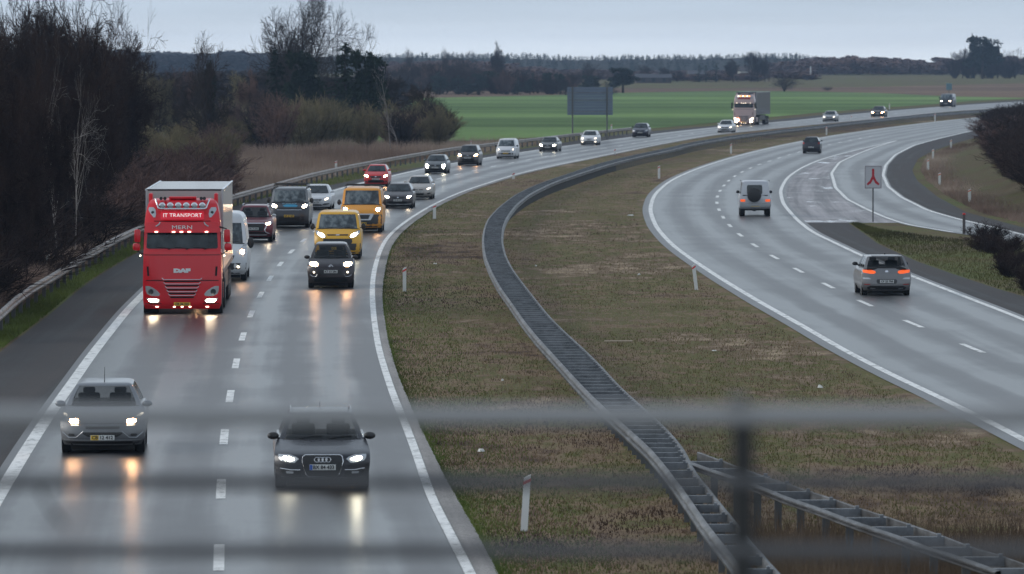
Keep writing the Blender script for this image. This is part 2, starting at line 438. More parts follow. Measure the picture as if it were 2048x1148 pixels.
# hard shoulder of the right carriageway, the slip road, its hard shoulder and the paved gore
ty0, ty1 = RT.yrange()
ribbon('hard_shoulder', RR, RT, max(YN, ty0 + 1), ty1 - 0.5, 0.014, M['shoulder'], 3, 0.2, 0)
py0, py1 = RP.yrange(); qy0, qy1 = RQ.yrange()
ribbon('slip_road', RP, RQ, max(py0, qy0) + 0.5, py1, 0.016, M['asphalt_r'], 5, -0.2, 0.2)
ribbon('slip_road', RR, RQ, py1 - 1, min(860, qy1), 0.016, M['asphalt_r'], 5, 0.0, 0.2)
sy0, sy1 = RS.yrange()
ribbon('slip_shoulder', RQ, RS, max(qy0, sy0) + 0.5, min(sy1, qy1, 860), 0.012, M['shoulder'], 3, 0, 0)
M['gore'] = asphalt_mat('gore_paving', 0.20, 0.30, 0.55, tracks=False, tint=(1.05, 0.98, 1.02), var=0.5)
_n = NT(M['gore']); _old = _n.b.inputs['Base Color'].links[0].from_socket
_w = _n.n('ShaderNodeTexWave', i_Scale=0.55, i_Distortion=1.2, i_Detail=3.0); _w.bands_direction = 'Y'
_n.l(_n.coord('World', (0.06, 1, 1)), _w.inputs['Vector'])
_n.set('Base Color', _n.mix(0.55, _old, _n.ramp(_w.outputs[0], [(0.1, (0.55, 0.52, 0.52)), (0.6, (1.35, 1.35, 1.35))]), 'MULTIPLY'))
_pd = _n.noise(_n.coord('World', (0.5, 0.12, 1)), 0.9, 4, 0.6)
_n.set('Roughness', _n.rng(_pd, 0.58, 0.66, 0.50, 0.12))
gy1 = RP.yrange()[1]; gy0 = G(1600, 446).y
ribbon('paved_gore', RR, RP, gy0, gy1, 0.010, M['gore'], 5, 0.1, -0.1)
# painted lines
mb = MB()
line_strip(mb, L1, YN, Ymax, 0.27, 0.026)
line_strip(mb, LR, YN, Ymax, 0.17, 0.031)
tag(mb.build('edge_line', M['line']), kind='structure')
mb = MB()
line_strip(mb, RL, max(ry0, YN), 860, 0.21, 0.026)
line_strip(mb, RR, YN, py1, 0.20, 0.026)
line_strip(mb, RP, max(py0, 1) + 14, py1, 0.20, 0.024)
line_strip(mb, RQ, max(qy0, 1) + 0.5, min(860, qy1), 0.19, 0.024)
tag(mb.build('edge_line', M['line']), kind='structure')
mb = MB()
ph = G(438, 1117).y
y = ph
while y < 900:
    line_strip(mb, LC, y - 2.5, y + 2.5, 0.17, 0.026); y += 15.0 if True else 0
tag(mb.build('lane_line', M['line']), kind='structure')
mb = MB()
y = G(1825, 649).y - 15 * 6
while y < 620:
    if y > 75: line_strip(mb, RC, y - 2.5, y + 2.5, 0.17, 0.026)
    y += 15.0
tag(mb.build('lane_line', M['line']), kind='structure')
# ------------------------------------------------------------------ fields and strips beyond the road (columns of the view give their outlines)
def uv_sheet(name, cols, z, m):
    """cols: (u, v_far, v_near) -> a sheet lying on the terrain"""
    mb = MB(); vs = []; fs = []; k = 7
    for u, vt, vb in cols:
        a = G(u, vt, 0, True); b = G(u, vb, 0, True)
        for j in range(k):
            t = j / (k - 1); y = 1 / ((1 - t) / b.y + t / a.y)
            d = ray(u, VH + F * H / y); x = d.x / d.y * y
            vs.append((x, y, terrain(y) + z))
    for i in range(len(cols) - 1):
        for j in range(k - 1):
            a = i * k + j; fs.append((a, a + k, a + k + 1, a + 1))
    mb.add(vs, fs); o = mb.build(name, m); o['kind'] = 'structure'; return o
def ucols(top, bot, step=40):
    us = np.arange(top[0][0], top[-1][0] + 1, step)
    t = np.interp(us, [p[0] for p in top], [p[1] for p in top]); b = np.interp(us, [p[0] for p in bot], [p[1] for p in bot])
    return list(zip(us, t, b))
FT = [(500, 206), (860, 196), (1134, 190), (1225, 186), (1460, 182), (1600, 183), (1750, 186), (1900, 193), (2048, 196), (2300, 198)]
FB = [(500, 300), (860, 284), (930, 283), (1010, 279), (1100, 274), (1180, 265), (1260, 257), (1310, 257), (1427, 246), (1544, 234), (1655, 224), (1748, 217), (1864, 209), (1956, 201), (2048, 197), (2300, 198.5)]
uv_sheet('field', ucols(FT, FB), 0.03, M['field'])
uv_sheet('stubble', ucols([(500, 176), (1100, 172), (1500, 166), (2300, 157)], FT[:]), 0.05, M['stubble'])
# ------------------------------------------------------------------ vehicles
def paint(name, col, metal=0.0, rough=0.32, dirt=0.5, dirtcol=(0.055, 0.05, 0.045)):
    """car paint with clear coat and road dirt that gathers low on the body"""
    m = mat(name, col, rough, metal, coat=0.3); N = NT(m)
    c = N.coord('Object'); f = N.noise(c, 2.2, 6, 0.7)
    sx = N.n('ShaderNodeSeparateXYZ'); N.l(c, sx.inputs[0])
    low = N.rng(sx.outputs[2], 0.95, 0.15, 0.0, 1.0)
    k = N.mix(1.0, low, N.rng(f, 0.3, 0.65, 0.1, 1.0), 'MULTIPLY')
    kk = N.n('ShaderNodeMath', operation='MULTIPLY'); kk.inputs[1].default_value = dirt; N.l(k, kk.inputs[0])
    N.set('Base Color', N.mix(kk.outputs[0], col, dirtcol))
    N.set('Roughness', N.rng(kk.outputs[0], 0, 0.5, rough, 0.7))
    return m
M['glass'] = mat('tinted_glass', (0.020, 0.028, 0.032), 0.05, spec=0.5)
M['clear_glass'] = mat('clear_glass', (0.010, 0.016, 0.018), 0.04, spec=0.6); M['clear_glass'].node_tree.nodes['Principled BSDF'].inputs['Alpha'].default_value = 0.42
M['van_glass'] = mat('van_glass', (0.055, 0.070, 0.078), 0.05, spec=0.7)
_n = NT(M['van_glass']); _f = _n.noise(_n.coord('Object', (1.6, 0.8, 1.3)), 2.0, 4, 0.6)
_n.set('Base Color', _n.ramp(_f, [(0.40, (0.022, 0.030, 0.034)), (0.52, (0.070, 0.090, 0.100)), (0.62, (0.16, 0.19, 0.20))]))
M['seat'] = mat('seat_cloth', (0.03, 0.03, 0.033), 0.9)
_n = NT(M['glass']); _f = _n.noise(_n.coord('Object', (1.3, 0.6, 1.0)), 1.5, 3, 0.5)
_n.set('Base Color', _n.ramp(_f, [(0.38, (0.010, 0.014, 0.016)), (0.66, (0.045, 0.058, 0.064))]))
M['black'] = mat('black_plastic', (0.018, 0.018, 0.019), 0.5)
M['dgrey'] = mat('dark_grey_plastic', (0.045, 0.046, 0.048), 0.55)
M['tyre'] = mat('tyre_rubber', (0.014, 0.014, 0.014), 0.75)
M['rim'] = mat('alloy_rim', (0.32, 0.33, 0.34), 0.35, 0.8)
M['chrome'] = mat('chrome_trim', (0.75, 0.76, 0.78), 0.12, 1.0)
M['lens'] = mat('lamp_lens', (0.50, 0.52, 0.54), 0.12, 0.35)
M['warm_lamp'] = mat('warm_lamp', (1, .9, .7), 0.3, emit=(1.0, 0.52, 0.24), estr=85)
M['white_lamp'] = mat('white_lamp', (1, 1, 1), 0.3, emit=(1.0, 0.80, 0.56), estr=50)
M['cool_lamp'] = mat('cool_lamp', (1, 1, 1), 0.3, emit=(1.0, 0.92, 0.70), estr=45)
M['soft_lamp'] = mat('side_lamp', (1, 1, 1), 0.3, emit=(1.0, 0.85, 0.62), estr=3)
M['orange_lamp'] = mat('orange_lamp', (1, .5, .1), 0.3, emit=(1.0, 0.30, 0.05), estr=4)
M['tail_lamp'] = mat('lit_tail_lamp', (0.9, 0.12, 0.02), 0.25, emit=(1.0, 0.13, 0.02), estr=0.45)
M['red_lens'] = mat('red_lens', (0.35, 0.015, 0.012), 0.2)
M['plate_w'] = mat('white_plate', (0.72, 0.72, 0.70), 0.4)
M['plate_y'] = mat('yellow_plate', (0.80, 0.50, 0.04), 0.4)
M['plate_b'] = mat('blue_band', (0.02, 0.10, 0.42), 0.4)
M['ink'] = mat('plate_lettering', (0.012, 0.012, 0.014), 0.4)
M['white_paint'] = mat('white_lettering', (0.8, 0.8, 0.8), 0.4)
M['under'] = mat('underbody', (0.008, 0.008, 0.008), 0.9)

def text_mesh(name, s, size, mat_, parent, loc, width=None, rz=0.0, thick=0.004, bold=0.0):
    cu = bpy.data.curves.new(name, 'FONT'); cu.body = s; cu.size = size; cu.extrude = thick; cu.align_x = 'CENTER'; cu.align_y = 'CENTER'
    cu.offset = bold; cu.resolution_u = 2
    t = bpy.data.objects.new(name, cu); C.objects.link(t)
    bpy.context.view_layer.update()
    me = bpy.data.meshes.new_from_object(t.evaluated_get(bpy.context.evaluated_depsgraph_get()))
    C.objects.unlink(t); bpy.data.objects.remove(t)
    me.name = name
    for v in me.vertices:                       # the lettering stands upright and faces -y
        x, y, z = v.co; v.co = (x, -z, y)
    if width and len(me.vertices):
        xs = [v.co.x for v in me.vertices]; k = width / (max(xs) - min(xs)); cx = (max(xs) + min(xs)) / 2
        for v in me.vertices: v.co.x = (v.co.x - cx) * k
    if rz:
        c, s_ = math.cos(rz), math.sin(rz)
        for v in me.vertices: x, y, z = v.co; v.co = (c * x - s_ * y, s_ * x + c * y, z)
    me.materials.clear(); me.materials.append(mat_)
    o = bpy.data.objects.new(name, me); C.objects.link(o)
    o.location = loc
    if parent: o.parent = parent
    return o

KS = [-1, -.988, -.955, -.88, -.75, -.56, -.3, 0, .3, .56, .75, .88, .955, .988, 1]
NK = len(KS)
def ring(yf, yr, w, bf, br, n, z, fr):
    f = [(w * k, yf + bf * abs(k) ** n, z) for k in KS]
    r = [(-w * k, yr - br * abs(k) ** n, z) for k in KS]
    ya, yb = yf + bf, yr - br
    s1 = [(w, ya + (yb - ya) * q, z) for q in fr]
    s2 = [(-w, yb + (ya - yb) * (1 - q), z) for q in reversed(fr)]
    return f + s1 + r + s2
def dense(levels, sub=3):
    """levels of (z, yf, yr, w, bf, br), interpolated smoothly"""
    L = [np.array(l, float) for l in levels]; out = []
    for i in range(len(L) - 1):
        p0 = L[max(i - 1, 0)]; p1 = L[i]; p2 = L[i + 1]; p3 = L[min(i + 2, len(L) - 1)]
        for k in range(sub):
            t = k / sub
            q = 0.5 * ((2 * p1) + (-p0 + p2) * t + (2 * p0 - 5 * p1 + 4 * p2 - p3) * t * t + (-p0 + 3 * p1 - 3 * p2 + p3) * t ** 3)
            q[0] = p1[0] + (p2[0] - p1[0]) * t
            out.append(q)
    out.append(L[-1]); return out
class Shape:
    def __init__(s, levels, n, fr, sub=3):
        s.lv = dense(levels, sub); s.n = n; s.fr = fr
        s.rings = [ring(l[1], l[2], l[3], l[4], l[5], n, l[0], fr) for l in s.lv]
        s.N = len(s.rings[0])
    def par(s, z):
        zz = [l[0] for l in s.lv]
        return [float(np.interp(z, zz, [l[i] for l in s.lv])) for i in range(1, 6)]
    def front(s, x, z):
        yf, yr, w, bf, br = s.par(z); return yf + bf * min(1, abs(x) / w) ** s.n
    def rear(s, x, z):
        yf, yr, w, bf, br = s.par(z); return yr - br * min(1, abs(x) / w) ** s.n
    def side(s, z): return s.par(z)[2]
    def segs(s):
        """the class of each ring segment"""
        c = []
        nf = len(s.fr)
        for i in range(NK - 1): c.append('F' if abs((KS[i] + KS[i + 1]) / 2) < 0.9 else 'P')
        for i in range(nf + 1): c.append('R%d' % i)
        for i in range(NK - 1): c.append('B' if abs((KS[i] + KS[i + 1]) / 2) < 0.9 else 'P')
        for i in range(nf + 1): c.append('L%d' % (nf - i))
        return c
def skin(s, pick, cap_top=False, cap_bot=False, inset=None):
    """faces of the shape for which pick(level, segment class) holds"""
    mb = MB(); cl = s.segs(); used = {}
    for r in s.rings: mb.v.extend(r)
    for i in range(len(s.rings) - 1):
        for j in range(s.N):
            if pick(i, cl[j], len(s.rings) - 1):
                a = i * s.N + j; b = i * s.N + (j + 1) % s.N
                mb.f.append((a, b, b + s.N, a + s.N))
    if cap_top: mb.f.append(tuple((len(s.rings) - 1) * s.N + j for j in range(s.N)))
    if cap_bot: mb.f.append(tuple(j for j in range(s.N))[::-1])
    used = sorted({i for f in mb.f for i in f}); mp = {a: b for b, a in enumerate(used)}
    mb.v = [mb.v[i] for i in used]; mb.f = [tuple(mp[i] for i in f) for f in mb.f]
    return mb
def decal(rows, fn, off=0.012, nc=6, skirt=0.03, sign=-1):
    """a shape given by rows (z, x0, x1), laid on the surface y = fn(x, z), standing off by `off`, with real thickness"""
    mb = MB(); vs = []; fs = []
    R = len(rows)
    for lay, o in ((0, off), (1, off - skirt)):
        for z, x0, x1 in rows:
            for j in range(nc + 1):
                x = x0 + (x1 - x0) * j / nc; vs.append((x, fn(x, z) + sign * o, z))
    w = nc + 1
    def id(l, i, j): return l * R * w + i * w + j
    for i in range(R - 1):
        for j in range(nc): fs.append((id(0, i, j), id(0, i, j + 1), id(0, i + 1, j + 1), id(0, i + 1, j)))
    for i in range(R - 1):
        fs.append((id(0, i, 0), id(0, i + 1, 0), id(1, i + 1, 0), id(1, i, 0)))
        fs.append((id(0, i + 1, nc), id(0, i, nc), id(1, i, nc), id(1, i + 1, nc)))
    for j in range(nc):
        fs.append((id(0, 0, j + 1), id(0, 0, j), id(1, 0, j), id(1, 0, j + 1)))
        fs.append((id(0, R - 1, j), id(0, R - 1, j + 1), id(1, R - 1, j + 1), id(1, R - 1, j)))
    if sign > 0: fs = [f[::-1] for f in fs]
    return mb.add(vs, fs)
def mirror_rows(rows): return [(z, -b, -a) for z, a, b in rows]
def curve_on(pts, fn, r, off=0.01, n=6, sign=-1, closed=False):
    P = [(x, fn(x, z) + sign * off, z) for x, z in pts]
    if closed: P.append(P[0])
    return MB().tube(P, r, n)
def wheel(parent, x, y, R, w, steer=0.0, name='wheel', rim=True):
    o = MB().lathe([(R * 0.62, -w / 2), (R * 0.93, -w / 2), (R, -w / 2 + 0.03), (R, w / 2 - 0.03), (R * 0.93, w / 2), (R * 0.62, w / 2)], 26).build(name, M['tyre'], parent, smooth=40)
    o.location = (x, y, R)
    sx = 1 if x > 0 else -1
    if rim:
        k = MB().lathe([(0.05, sx * (w / 2 - 0.02)), (R * 0.16, sx * (w / 2 - 0.015)), (R * 0.6, sx * (w / 2 - 0.05)), (R * 0.66, sx * (w / 2 + 0.004)), (R * 0.66, sx * (w / 2 - 0.05))], 20)
        for a in range(5):
            an = a * 2 * math.pi / 5; rm = Matrix.Rotation(an, 3, 'X')
            k.box(rm @ Vector((sx * (w / 2 - 0.01), 0, R * 0.36)), (0.03, 0.06, R * 0.5), rm)
        k.build('rim', M['rim'], o, smooth=35)
    return o
PLATES = {}
def plate(parent, text, kind, fn, z, w=0.50, h=0.11, x=0.0, sign=-1, off=0.03, letters=True):
    y = min(fn(x - w / 2, z), fn(x + w / 2, z), fn(x, z)) if sign < 0 else max(fn(x - w / 2, z), fn(x + w / 2, z), fn(x, z))
    y += sign * off
    p = MB().bbox((x, y, z), (w, 0.016, h), 0.006).build('number_plate', M['plate_y'] if kind == 'y' else M['plate_w'], parent)
    yo = y + sign * 0.010
    if kind == 'b': MB().box((x - w / 2 * -sign * 1 * 0 - (w / 2 - 0.03), yo, z), (0.055, 0.006, h * 0.92)).build('blue_band', M['plate_b'], p)
    if kind == 'yw': MB().box((x - (w / 2 - 0.09), yo, z), (0.16, 0.006, h * 0.95)).build('yellow_field', M['plate_y'], p)
    if letters:
        text_mesh('plate_lettering', text, h * 0.92, M['ink'], p, (x + (0.02 if kind == 'b' else 0), yo + sign * 0.004, z), width=w * (0.80 if kind == 'b' else 0.88), rz=0 if sign < 0 else math.pi, bold=0.003)
    return p

def cabin(root, gh, yc, yt, yrb, z0, zt, wb, wt, van):
    MB().bbox((0, (yc + yrb) / 2 + .15, z0 - .01), (wb * 1.75, (yrb - yc) - .30, .06), .02).build('cabin_floor', M['under'], root)
    MB().bbox((0, yc + .42, z0 + .03), (wb * 1.7, .45, .10), .04).build('dashboard', M['black'], root)
    hh = zt - z0
    for sx in (-1, 1):
        x = sx * wb * .42
        st = MB().bbox((x, yt + .55, z0 + hh * .28), (.46, .16, hh * .62), .06).build('seat', M['seat'], root, smooth=40)
        MB().bbox((x, yt + .57, z0 + hh * .72), (.26, .10, hh * .30), .05).build('headrest', M['seat'], st, smooth=40)
    if van: MB().box((0, yt + 1.0, (z0 + zt) / 2), (wt * 1.8, .04, zt - z0)).build('bulkhead', M['seat'], root)
    MB().tube([(wb * .42 + .17 * math.cos(a), yc + .62, z0 + .10 + .17 * math.sin(a)) for a in np.linspace(0, 2 * math.pi, 15)], .012, 6).build('steering_wheel', M['black'], root)
def make_vehicle(name, sp):
    """a car or van; front faces -y, the origin lies on the road under the middle of the nose"""
    root = empty(name, (0, 0, 0), 0, sp['label'], sp['cat'], sp.get('group'))
    P = sp['paint']; L, W, Ht = sp['L'], sp['W'], sp['H']
    w2 = W / 2; van = sp.get('van', False); near = sp.get('near', 1)
    nF = sp.get('nf', 3.0)
    zc, yc = sp['cowl']                                  # foot of the windscreen
    zt, yt = sp['top']                                   # its head
    yrt, yrb = sp['rtop'], sp['rbase']                   # rear end of the roof, foot of the rear window
    zb = sp.get('zb', 0.19)
    fr = sp.get('fr', (.03, .34, .38, .66, .70, .97))
    lev = []
    nose = sp['nose']                                    # (z, y, width factor, bow)
    tail = sp.get('tail', [(zb, 0.14), (0.45, 0.0), (0.75, 0.03), (zc, 0.10)])
    for z, y, kf, bf in nose:
        t = float(np.interp(z, [q[0] for q in tail], [q[1] for q in tail]))
        lev.append((z, y, L - t, w2 * kf, bf, sp.get('br', 0.22)))
    body = Shape(lev, nF, fr, 3)
    P_body = skin(body, lambda i, c, n: True, cap_top=True, cap_bot=True).build('body', P, root, smooth=50)
    # glasshouse
    wb = lev[-1][3] * sp.get('gw', 0.985 if van else 0.95); wt = sp.get('wt', 0.67) * w2
    z0 = zc - 0.015; g = []
    bow = sp.get('bow', 0.16); nl = 6
    for i in range(nl + 1):
        t = i / nl
        z = z0 + (zt - z0) * t
        w = wb + (wt - wb) * (t ** 1.25)
        yf = yc + (yt - yc) * t ** sp.get('rake', 1.0)
        yr = yrb + (yrt - yrb) * t ** 1.15
        g.append((z, yf, yr, w, bow + 0.02, sp.get('brg', 0.10)))
    crown = Ht - zt
    for dz, dw, dy in ((0.45, 0.955, 0.06), (0.80, 0.85, 0.17), (0.95, 0.68, 0.32), (1.0, 0.40, 0.55)):
        g.append((zt + crown * dz, yt + dy * 0.9, yrt - dy * 0.6, wt * dw, bow, 0.10))
    gh = Shape(g, sp.get('ng', 3.4), fr, 1)
    sw = sp.get('side_glass', ('1', '3', '5'))
    gl0, gl1 = sp.get('glass_rows', (0, nl))
    GL = M['clear_glass'] if near >= 2 and not van else (M['van_glass'] if van else M['glass'])
    def is_ws(i, c): return c == 'F' and i < nl
    def is_rw(i, c): return c == 'B' and 0 <= i < nl - 0 and sp.get('rear_glass', True)
    def is_sw(i, c): return c[0] in 'RL' and c[1:] in sw and 0 <= i < nl - 0 and i >= sp.get('sg0', 0)
    roof = skin(gh, lambda i, c, n: not (is_ws(i, c) or is_rw(i, c) or is_sw(i, c)), cap_top=True).build('roof', sp.get('roof_paint', P), root, smooth=50)
    skin(gh, lambda i, c, n: is_ws(i, c)).build('windscreen', GL, root, smooth=50)
    if sp.get('rear_glass', True): skin(gh, lambda i, c, n: is_rw(i, c)).build('rear_window', GL, root, smooth=50)
    if GL is M['clear_glass']: cabin(root, gh, yc, yt, yrb, z0, zt, wb, wt, van)
    for sd in 'RL':
        mbs = skin(gh, lambda i, c, n: c[0] == sd and is_sw(i, c))
        if mbs.f: mbs.build('side_window', GL, root, smooth=50)
    # black surround and wipers at the foot of the windscreen
    ws = [(k * wb * 0.93, z0 + 0.01) for k in (-1, -.8, -.5, -.2, .1, .4, .7, .9, 1)]
    curve_on(ws, gh.front, 0.018, 0.008).build('cowl_trim', M['black'], root)
    if near >= 1:
        for sx, a in ((-1, 0.95), (1, 0.1)):
            x0 = sx * 0.02 + (-wb * 0.55 if sx < 0 else wb * 0.12)
            pts = [(x0 + 0.58 * t * wb, z0 + 0.03 + 0.045 * t + 0.02 * math.sin(3 * t)) for t in (0, .3, .6, 1.0)]
            curve_on(pts, gh.front, 0.009, 0.022, 5).build('wiper', M['black'], root)
    # wheels, arches
    R = sp.get('R', 0.315); yw0, yw1 = sp.get('yw', (0.86, L - 0.80)); tw = sp.get('tw', 0.21)
    for y in (yw0, yw1):
        for sx in (-1, 1):
            xs = body.side(R)
            MB().lathe([(R + 0.055, sx * (xs - 0.14)), (R + 0.055, sx * (xs + 0.004))], 26, (0, y, R)).build('wheel_arch', M['under'], root, smooth=40)
            wheel(root, sx * (xs - tw / 2 + 0.012), y, R, tw, rim=near >= 0)
    MB().box((0, L / 2, zb - 0.02), (W * 0.74, L * 0.88, 0.17)).build('underbody', M['under'], root)  # box deepened downwards to darken the contact shadow below the vehicle
    # mirrors
    mz, my = sp.get('mirror', (zc + 0.06, yc + 0.42)); ms = sp.get('msize', (0.22, 0.14, 0.14))
    for sx in (-1, 1):
        xs = gh.par(mz)[2]
        mc = (sx * (xs + ms[0] / 2 + (0.05 if van else 0.02)), my, mz + 0.03)
        MB().ell(mc, (ms[0], ms[1], ms[2]), 14).build('mirror', sp.get('mirror_paint', P), root, smooth=60)
        MB().tube([(sx * (xs - 0.03), my + 0.02, mz - 0.03), (sx * (xs + 0.10), my, mz)], 0.02, 6).build('mirror_arm', M['black'], root)
    fn = body.front
    # lamps: housing and lit bulb
    for rows, bulb in zip(sp['lamps'], sp['bulbs']):
        for mrr in (False, True):
            rr = mirror_rows(rows) if mrr else rows; bb = mirror_rows(bulb) if mrr else bulb
            h = decal(rr, fn, 0.012, 6).build('headlight', M['lens'], root, smooth=45)
            if bulb: decal(bb, fn, 0.022, 5, 0.012).build('bulb', sp['lamp'], h, smooth=45)
    for item in sp.get('extras', []):
        nm, rows, mt, both = item[:4]; off = item[4] if len(item) > 4 else 0.008
        f2 = body.rear if (len(item) > 5 and item[5]) else fn; sg = 1 if (len(item) > 5 and item[5]) else -1
        for mrr in ((False, True) if both else (False,)):
            decal(mirror_rows(rows) if mrr else rows, f2, off, 8, 0.03, sg).build(nm, mt, root, smooth=45)
    for item in sp.get('curves', []):
        nm, pts, mt, r, both = item
        for mrr in ((False, True) if both else (False,)):
            curve_on([(-x, z) for x, z in pts] if mrr else pts, fn, r, 0.012).build(nm, mt, root, smooth=60)
    if sp.get('plate'):
        t, kd, z = sp['plate'][:3]; plate(root, t, kd, fn, z, letters=near >= 1, off=sp.get('poff', 0.03))
    if sp.get('rplate'):
        t, kd, z = sp['rplate'][:3]; plate(root, t, kd, body.rear, z, sign=1, letters=near >= 1)
    if sp.get('rails'):
        for sx in (-1, 1):
            MB().tube([(sx * wt * .93, yt + 0.30, Ht - 0.03), (sx * wt * .95, yt + 0.42, Ht + 0.035), (sx * wt * .95, yrt - 0.45, Ht + 0.035), (sx * wt * .93, yrt - 0.25, Ht - 0.03)], 0.016, 6).build('roof_rail', sp['rails'], root)
    if sp.get('antenna'):
        a = sp['antenna']; MB().tube([(0.0, a[0], Ht - 0.02), (0.0, a[0] + a[1] * 0.5, Ht + a[1])], [0.010, 0.004], 5).build('antenna', M['black'], root)
    sp['_body'] = body; sp['_gh'] = gh
    return root
def put(root, u, v, ywheel, heading, z=0.02):
    """stand the vehicle so that the middle of the axle at local y = ywheel is seen at photo pixel u, v"""
    p = G(u, v, z); c, s = math.cos(heading), math.sin(heading)
    root.rotation_euler = (0, 0, heading)
    ywheel *= root.scale[0]
    root.location = (p.x + s * ywheel, p.y - c * ywheel, z)
def heading_on(line, v, off=0.0):
    y = F * H / (v - VH); d = world_dir(line, y)
    return -math.atan2(d.x, d.y) + off

# nose profiles: (z, y, share of the half width, bow of the front)
N_HATCH = [(0.19, 0.10, .90, .34), (0.30, 0.02, .955, .36), (0.45, 0.0, .985, .38), (0.60, 0.03, 1.0, .40), (0.72, 0.12, 1.0, .42), (0.80, 0.30, .995, .40), (0.88, 0.58, .98, .36), (0.95, 0.84, .955, .28), (0.99, 1.0, .93, .18)]
N_SALOON = [(0.17, 0.09, .90, .34), (0.28, 0.02, .955, .36), (0.42, 0.0, .985, .38), (0.58, 0.01, 1.0, .40), (0.69, 0.08, 1.0, .42), (0.76, 0.30, .995, .42), (0.83, 0.66, .975, .38), (0.89, 1.02, .95, .28), (0.93, 1.26, .93, .18)]
N_SMALL = [(0.18, 0.08, .90, .30), (0.30, 0.01, .955, .33), (0.46, 0.0, .985, .35), (0.62, 0.02, 1.0, .37), (0.75, 0.08, 1.0, .38), (0.84, 0.22, .995, .36), (0.92, 0.42, .975, .32), (0.99, 0.62, .95, .24), (1.03, 0.74, .93, .18)]
N_SUV = [(0.24, 0.10, .90, .28), (0.36, 0.02, .955, .30), (0.55, 0.0, .985, .32), (0.75, 0.02, 1.0, .34), (0.90, 0.07, 1.0, .36), (0.98, 0.28, .995, .36), (1.04, 0.60, .98, .32), (1.09, 0.92, .955, .26), (1.12, 1.08, .93, .18)]
N_VAN = [(0.22, 0.10, .92, .26), (0.35, 0.02, .965, .28), (0.55, 0.0, .985, .30), (0.75, 0.03, 1.0, .31), (0.92, 0.10, 1.0, .32), (1.04, 0.22, 1.0, .32), (1.14, 0.40, .99, .30), (1.22, 0.56, .975, .26), (1.27, 0.66, .96, .20)]
def base_spec(kind, **k):
    d = {
        'hatch': dict(L=4.26, W=1.77, H=1.47, nose=N_HATCH, cowl=(0.99, 1.0), top=(1.40, 1.62), rtop=3.85, rbase=4.12),
        'saloon': dict(L=4.65, W=1.82, H=1.43, nose=N_SALOON, cowl=(0.93, 1.26), top=(1.36, 1.95), rtop=3.55, rbase=4.15),
        'estate': dict(L=4.70, W=1.83, H=1.44, nose=N_SALOON, cowl=(0.93, 1.26), top=(1.37, 1.98), rtop=4.15, rbase=4.55),
        'small': dict(L=3.75, W=1.66, H=1.50, nose=N_SMALL, cowl=(1.03, 0.74), top=(1.42, 1.32), rtop=3.35, rbase=3.62, R=0.29, yw=(0.72, 3.05)),
        'mpv': dict(L=4.15, W=1.74, H=1.64, nose=[(z * 1.06, y, a, b) for z, y, a, b in N_SMALL], cowl=(1.092, 0.74), top=(1.56, 1.30), rtop=3.75, rbase=4.05, R=0.31),
        'suv': dict(L=4.66, W=1.81, H=1.68, nose=N_SUV, cowl=(1.12, 1.08), top=(1.58, 1.70), rtop=4.1, rbase=4.5, R=0.35, zb=0.24),
        'van': dict(L=5.0, W=1.97, H=1.98, nose=N_VAN, cowl=(1.27, 0.66), top=(1.86, 1.12), rtop=4.9, rbase=4.96, R=0.335, zb=0.22, van=True, wt=0.87, bow=0.12, rear_glass=False, side_glass=('1',), fr=(.02, .22, .25, .6, .7, .97), msize=(0.20, 0.15, 0.28), mirror=(1.32, 1.02), yw=(0.95, 4.05), nf=4.0, ng=4.5),
    }[kind]
    d = dict(d); d.update(k); return d
def L_HATCH(z=0.62, x=0.50, w=0.30, h=0.15):
    """an almond lamp that rises towards the wing, with its bulb"""
    return [[(z, x, x + w * .45), (z + h * .35, x - .01, x + w * .85), (z + h * .7, x + .06, x + w), (z + h, x + w * .55, x + w * 1.02)]]
def B_OF(l, x0=0.15, x1=0.6, z0=0.1, z1=0.75):
    out = []
    for r in l:
        za, zb_ = r[0][0], r[-1][0]; h = zb_ - za; q = []
        for t in np.linspace(z0, z1, 4):
            z = za + h * t; a = float(np.interp(z, [i[0] for i in r], [i[1] for i in r])); b = float(np.interp(z, [i[0] for i in r], [i[2] for i in r]))
            k = 1 - 0.35 * abs(2 * (t - z0) / (z1 - z0) - 1) ** 2; m_ = a + (b - a) * (x0 + x1) / 2; hw = (b - a) * (x1 - x0) / 2 * k
            q.append((z, m_ - hw, m_ + hw))
        out.append(q)
    return out

V = []
SC = {207: .95, 644: .95, 662: .92, 676: .93, 724: .93, 580: .93, 508: .92, 441: .95, 632: .90, 797: .88, 838: .88, 753: .90, 872: .87, 937: .92, 1013: .86, 1097: .87, 1179: .90, 1281: .95, 1451: .93, 1659: .95, 1756: 1.05, 1893: 1.12, 1770: .91, 1623: .90, 1510: .91}
def add(name, sp, u, v, head=None, line=LC, wheel='f', off=0.0):
    r = make_vehicle(name, sp)
    k = SC.get(u, 0.94); r.scale = (k, k, k * (.955 if u in (207, 644) else 1))
    yw = sp.get('yw', (0.86, sp['L'] - 0.80))
    if wheel == 'f': put(r, u, v, yw[0], heading_on(line, v, off) if head is None else head)
    else: put(r, u, v, yw[1], (heading_on(line, v, off) if head is None else head) + math.pi)
    V.append(r); return r

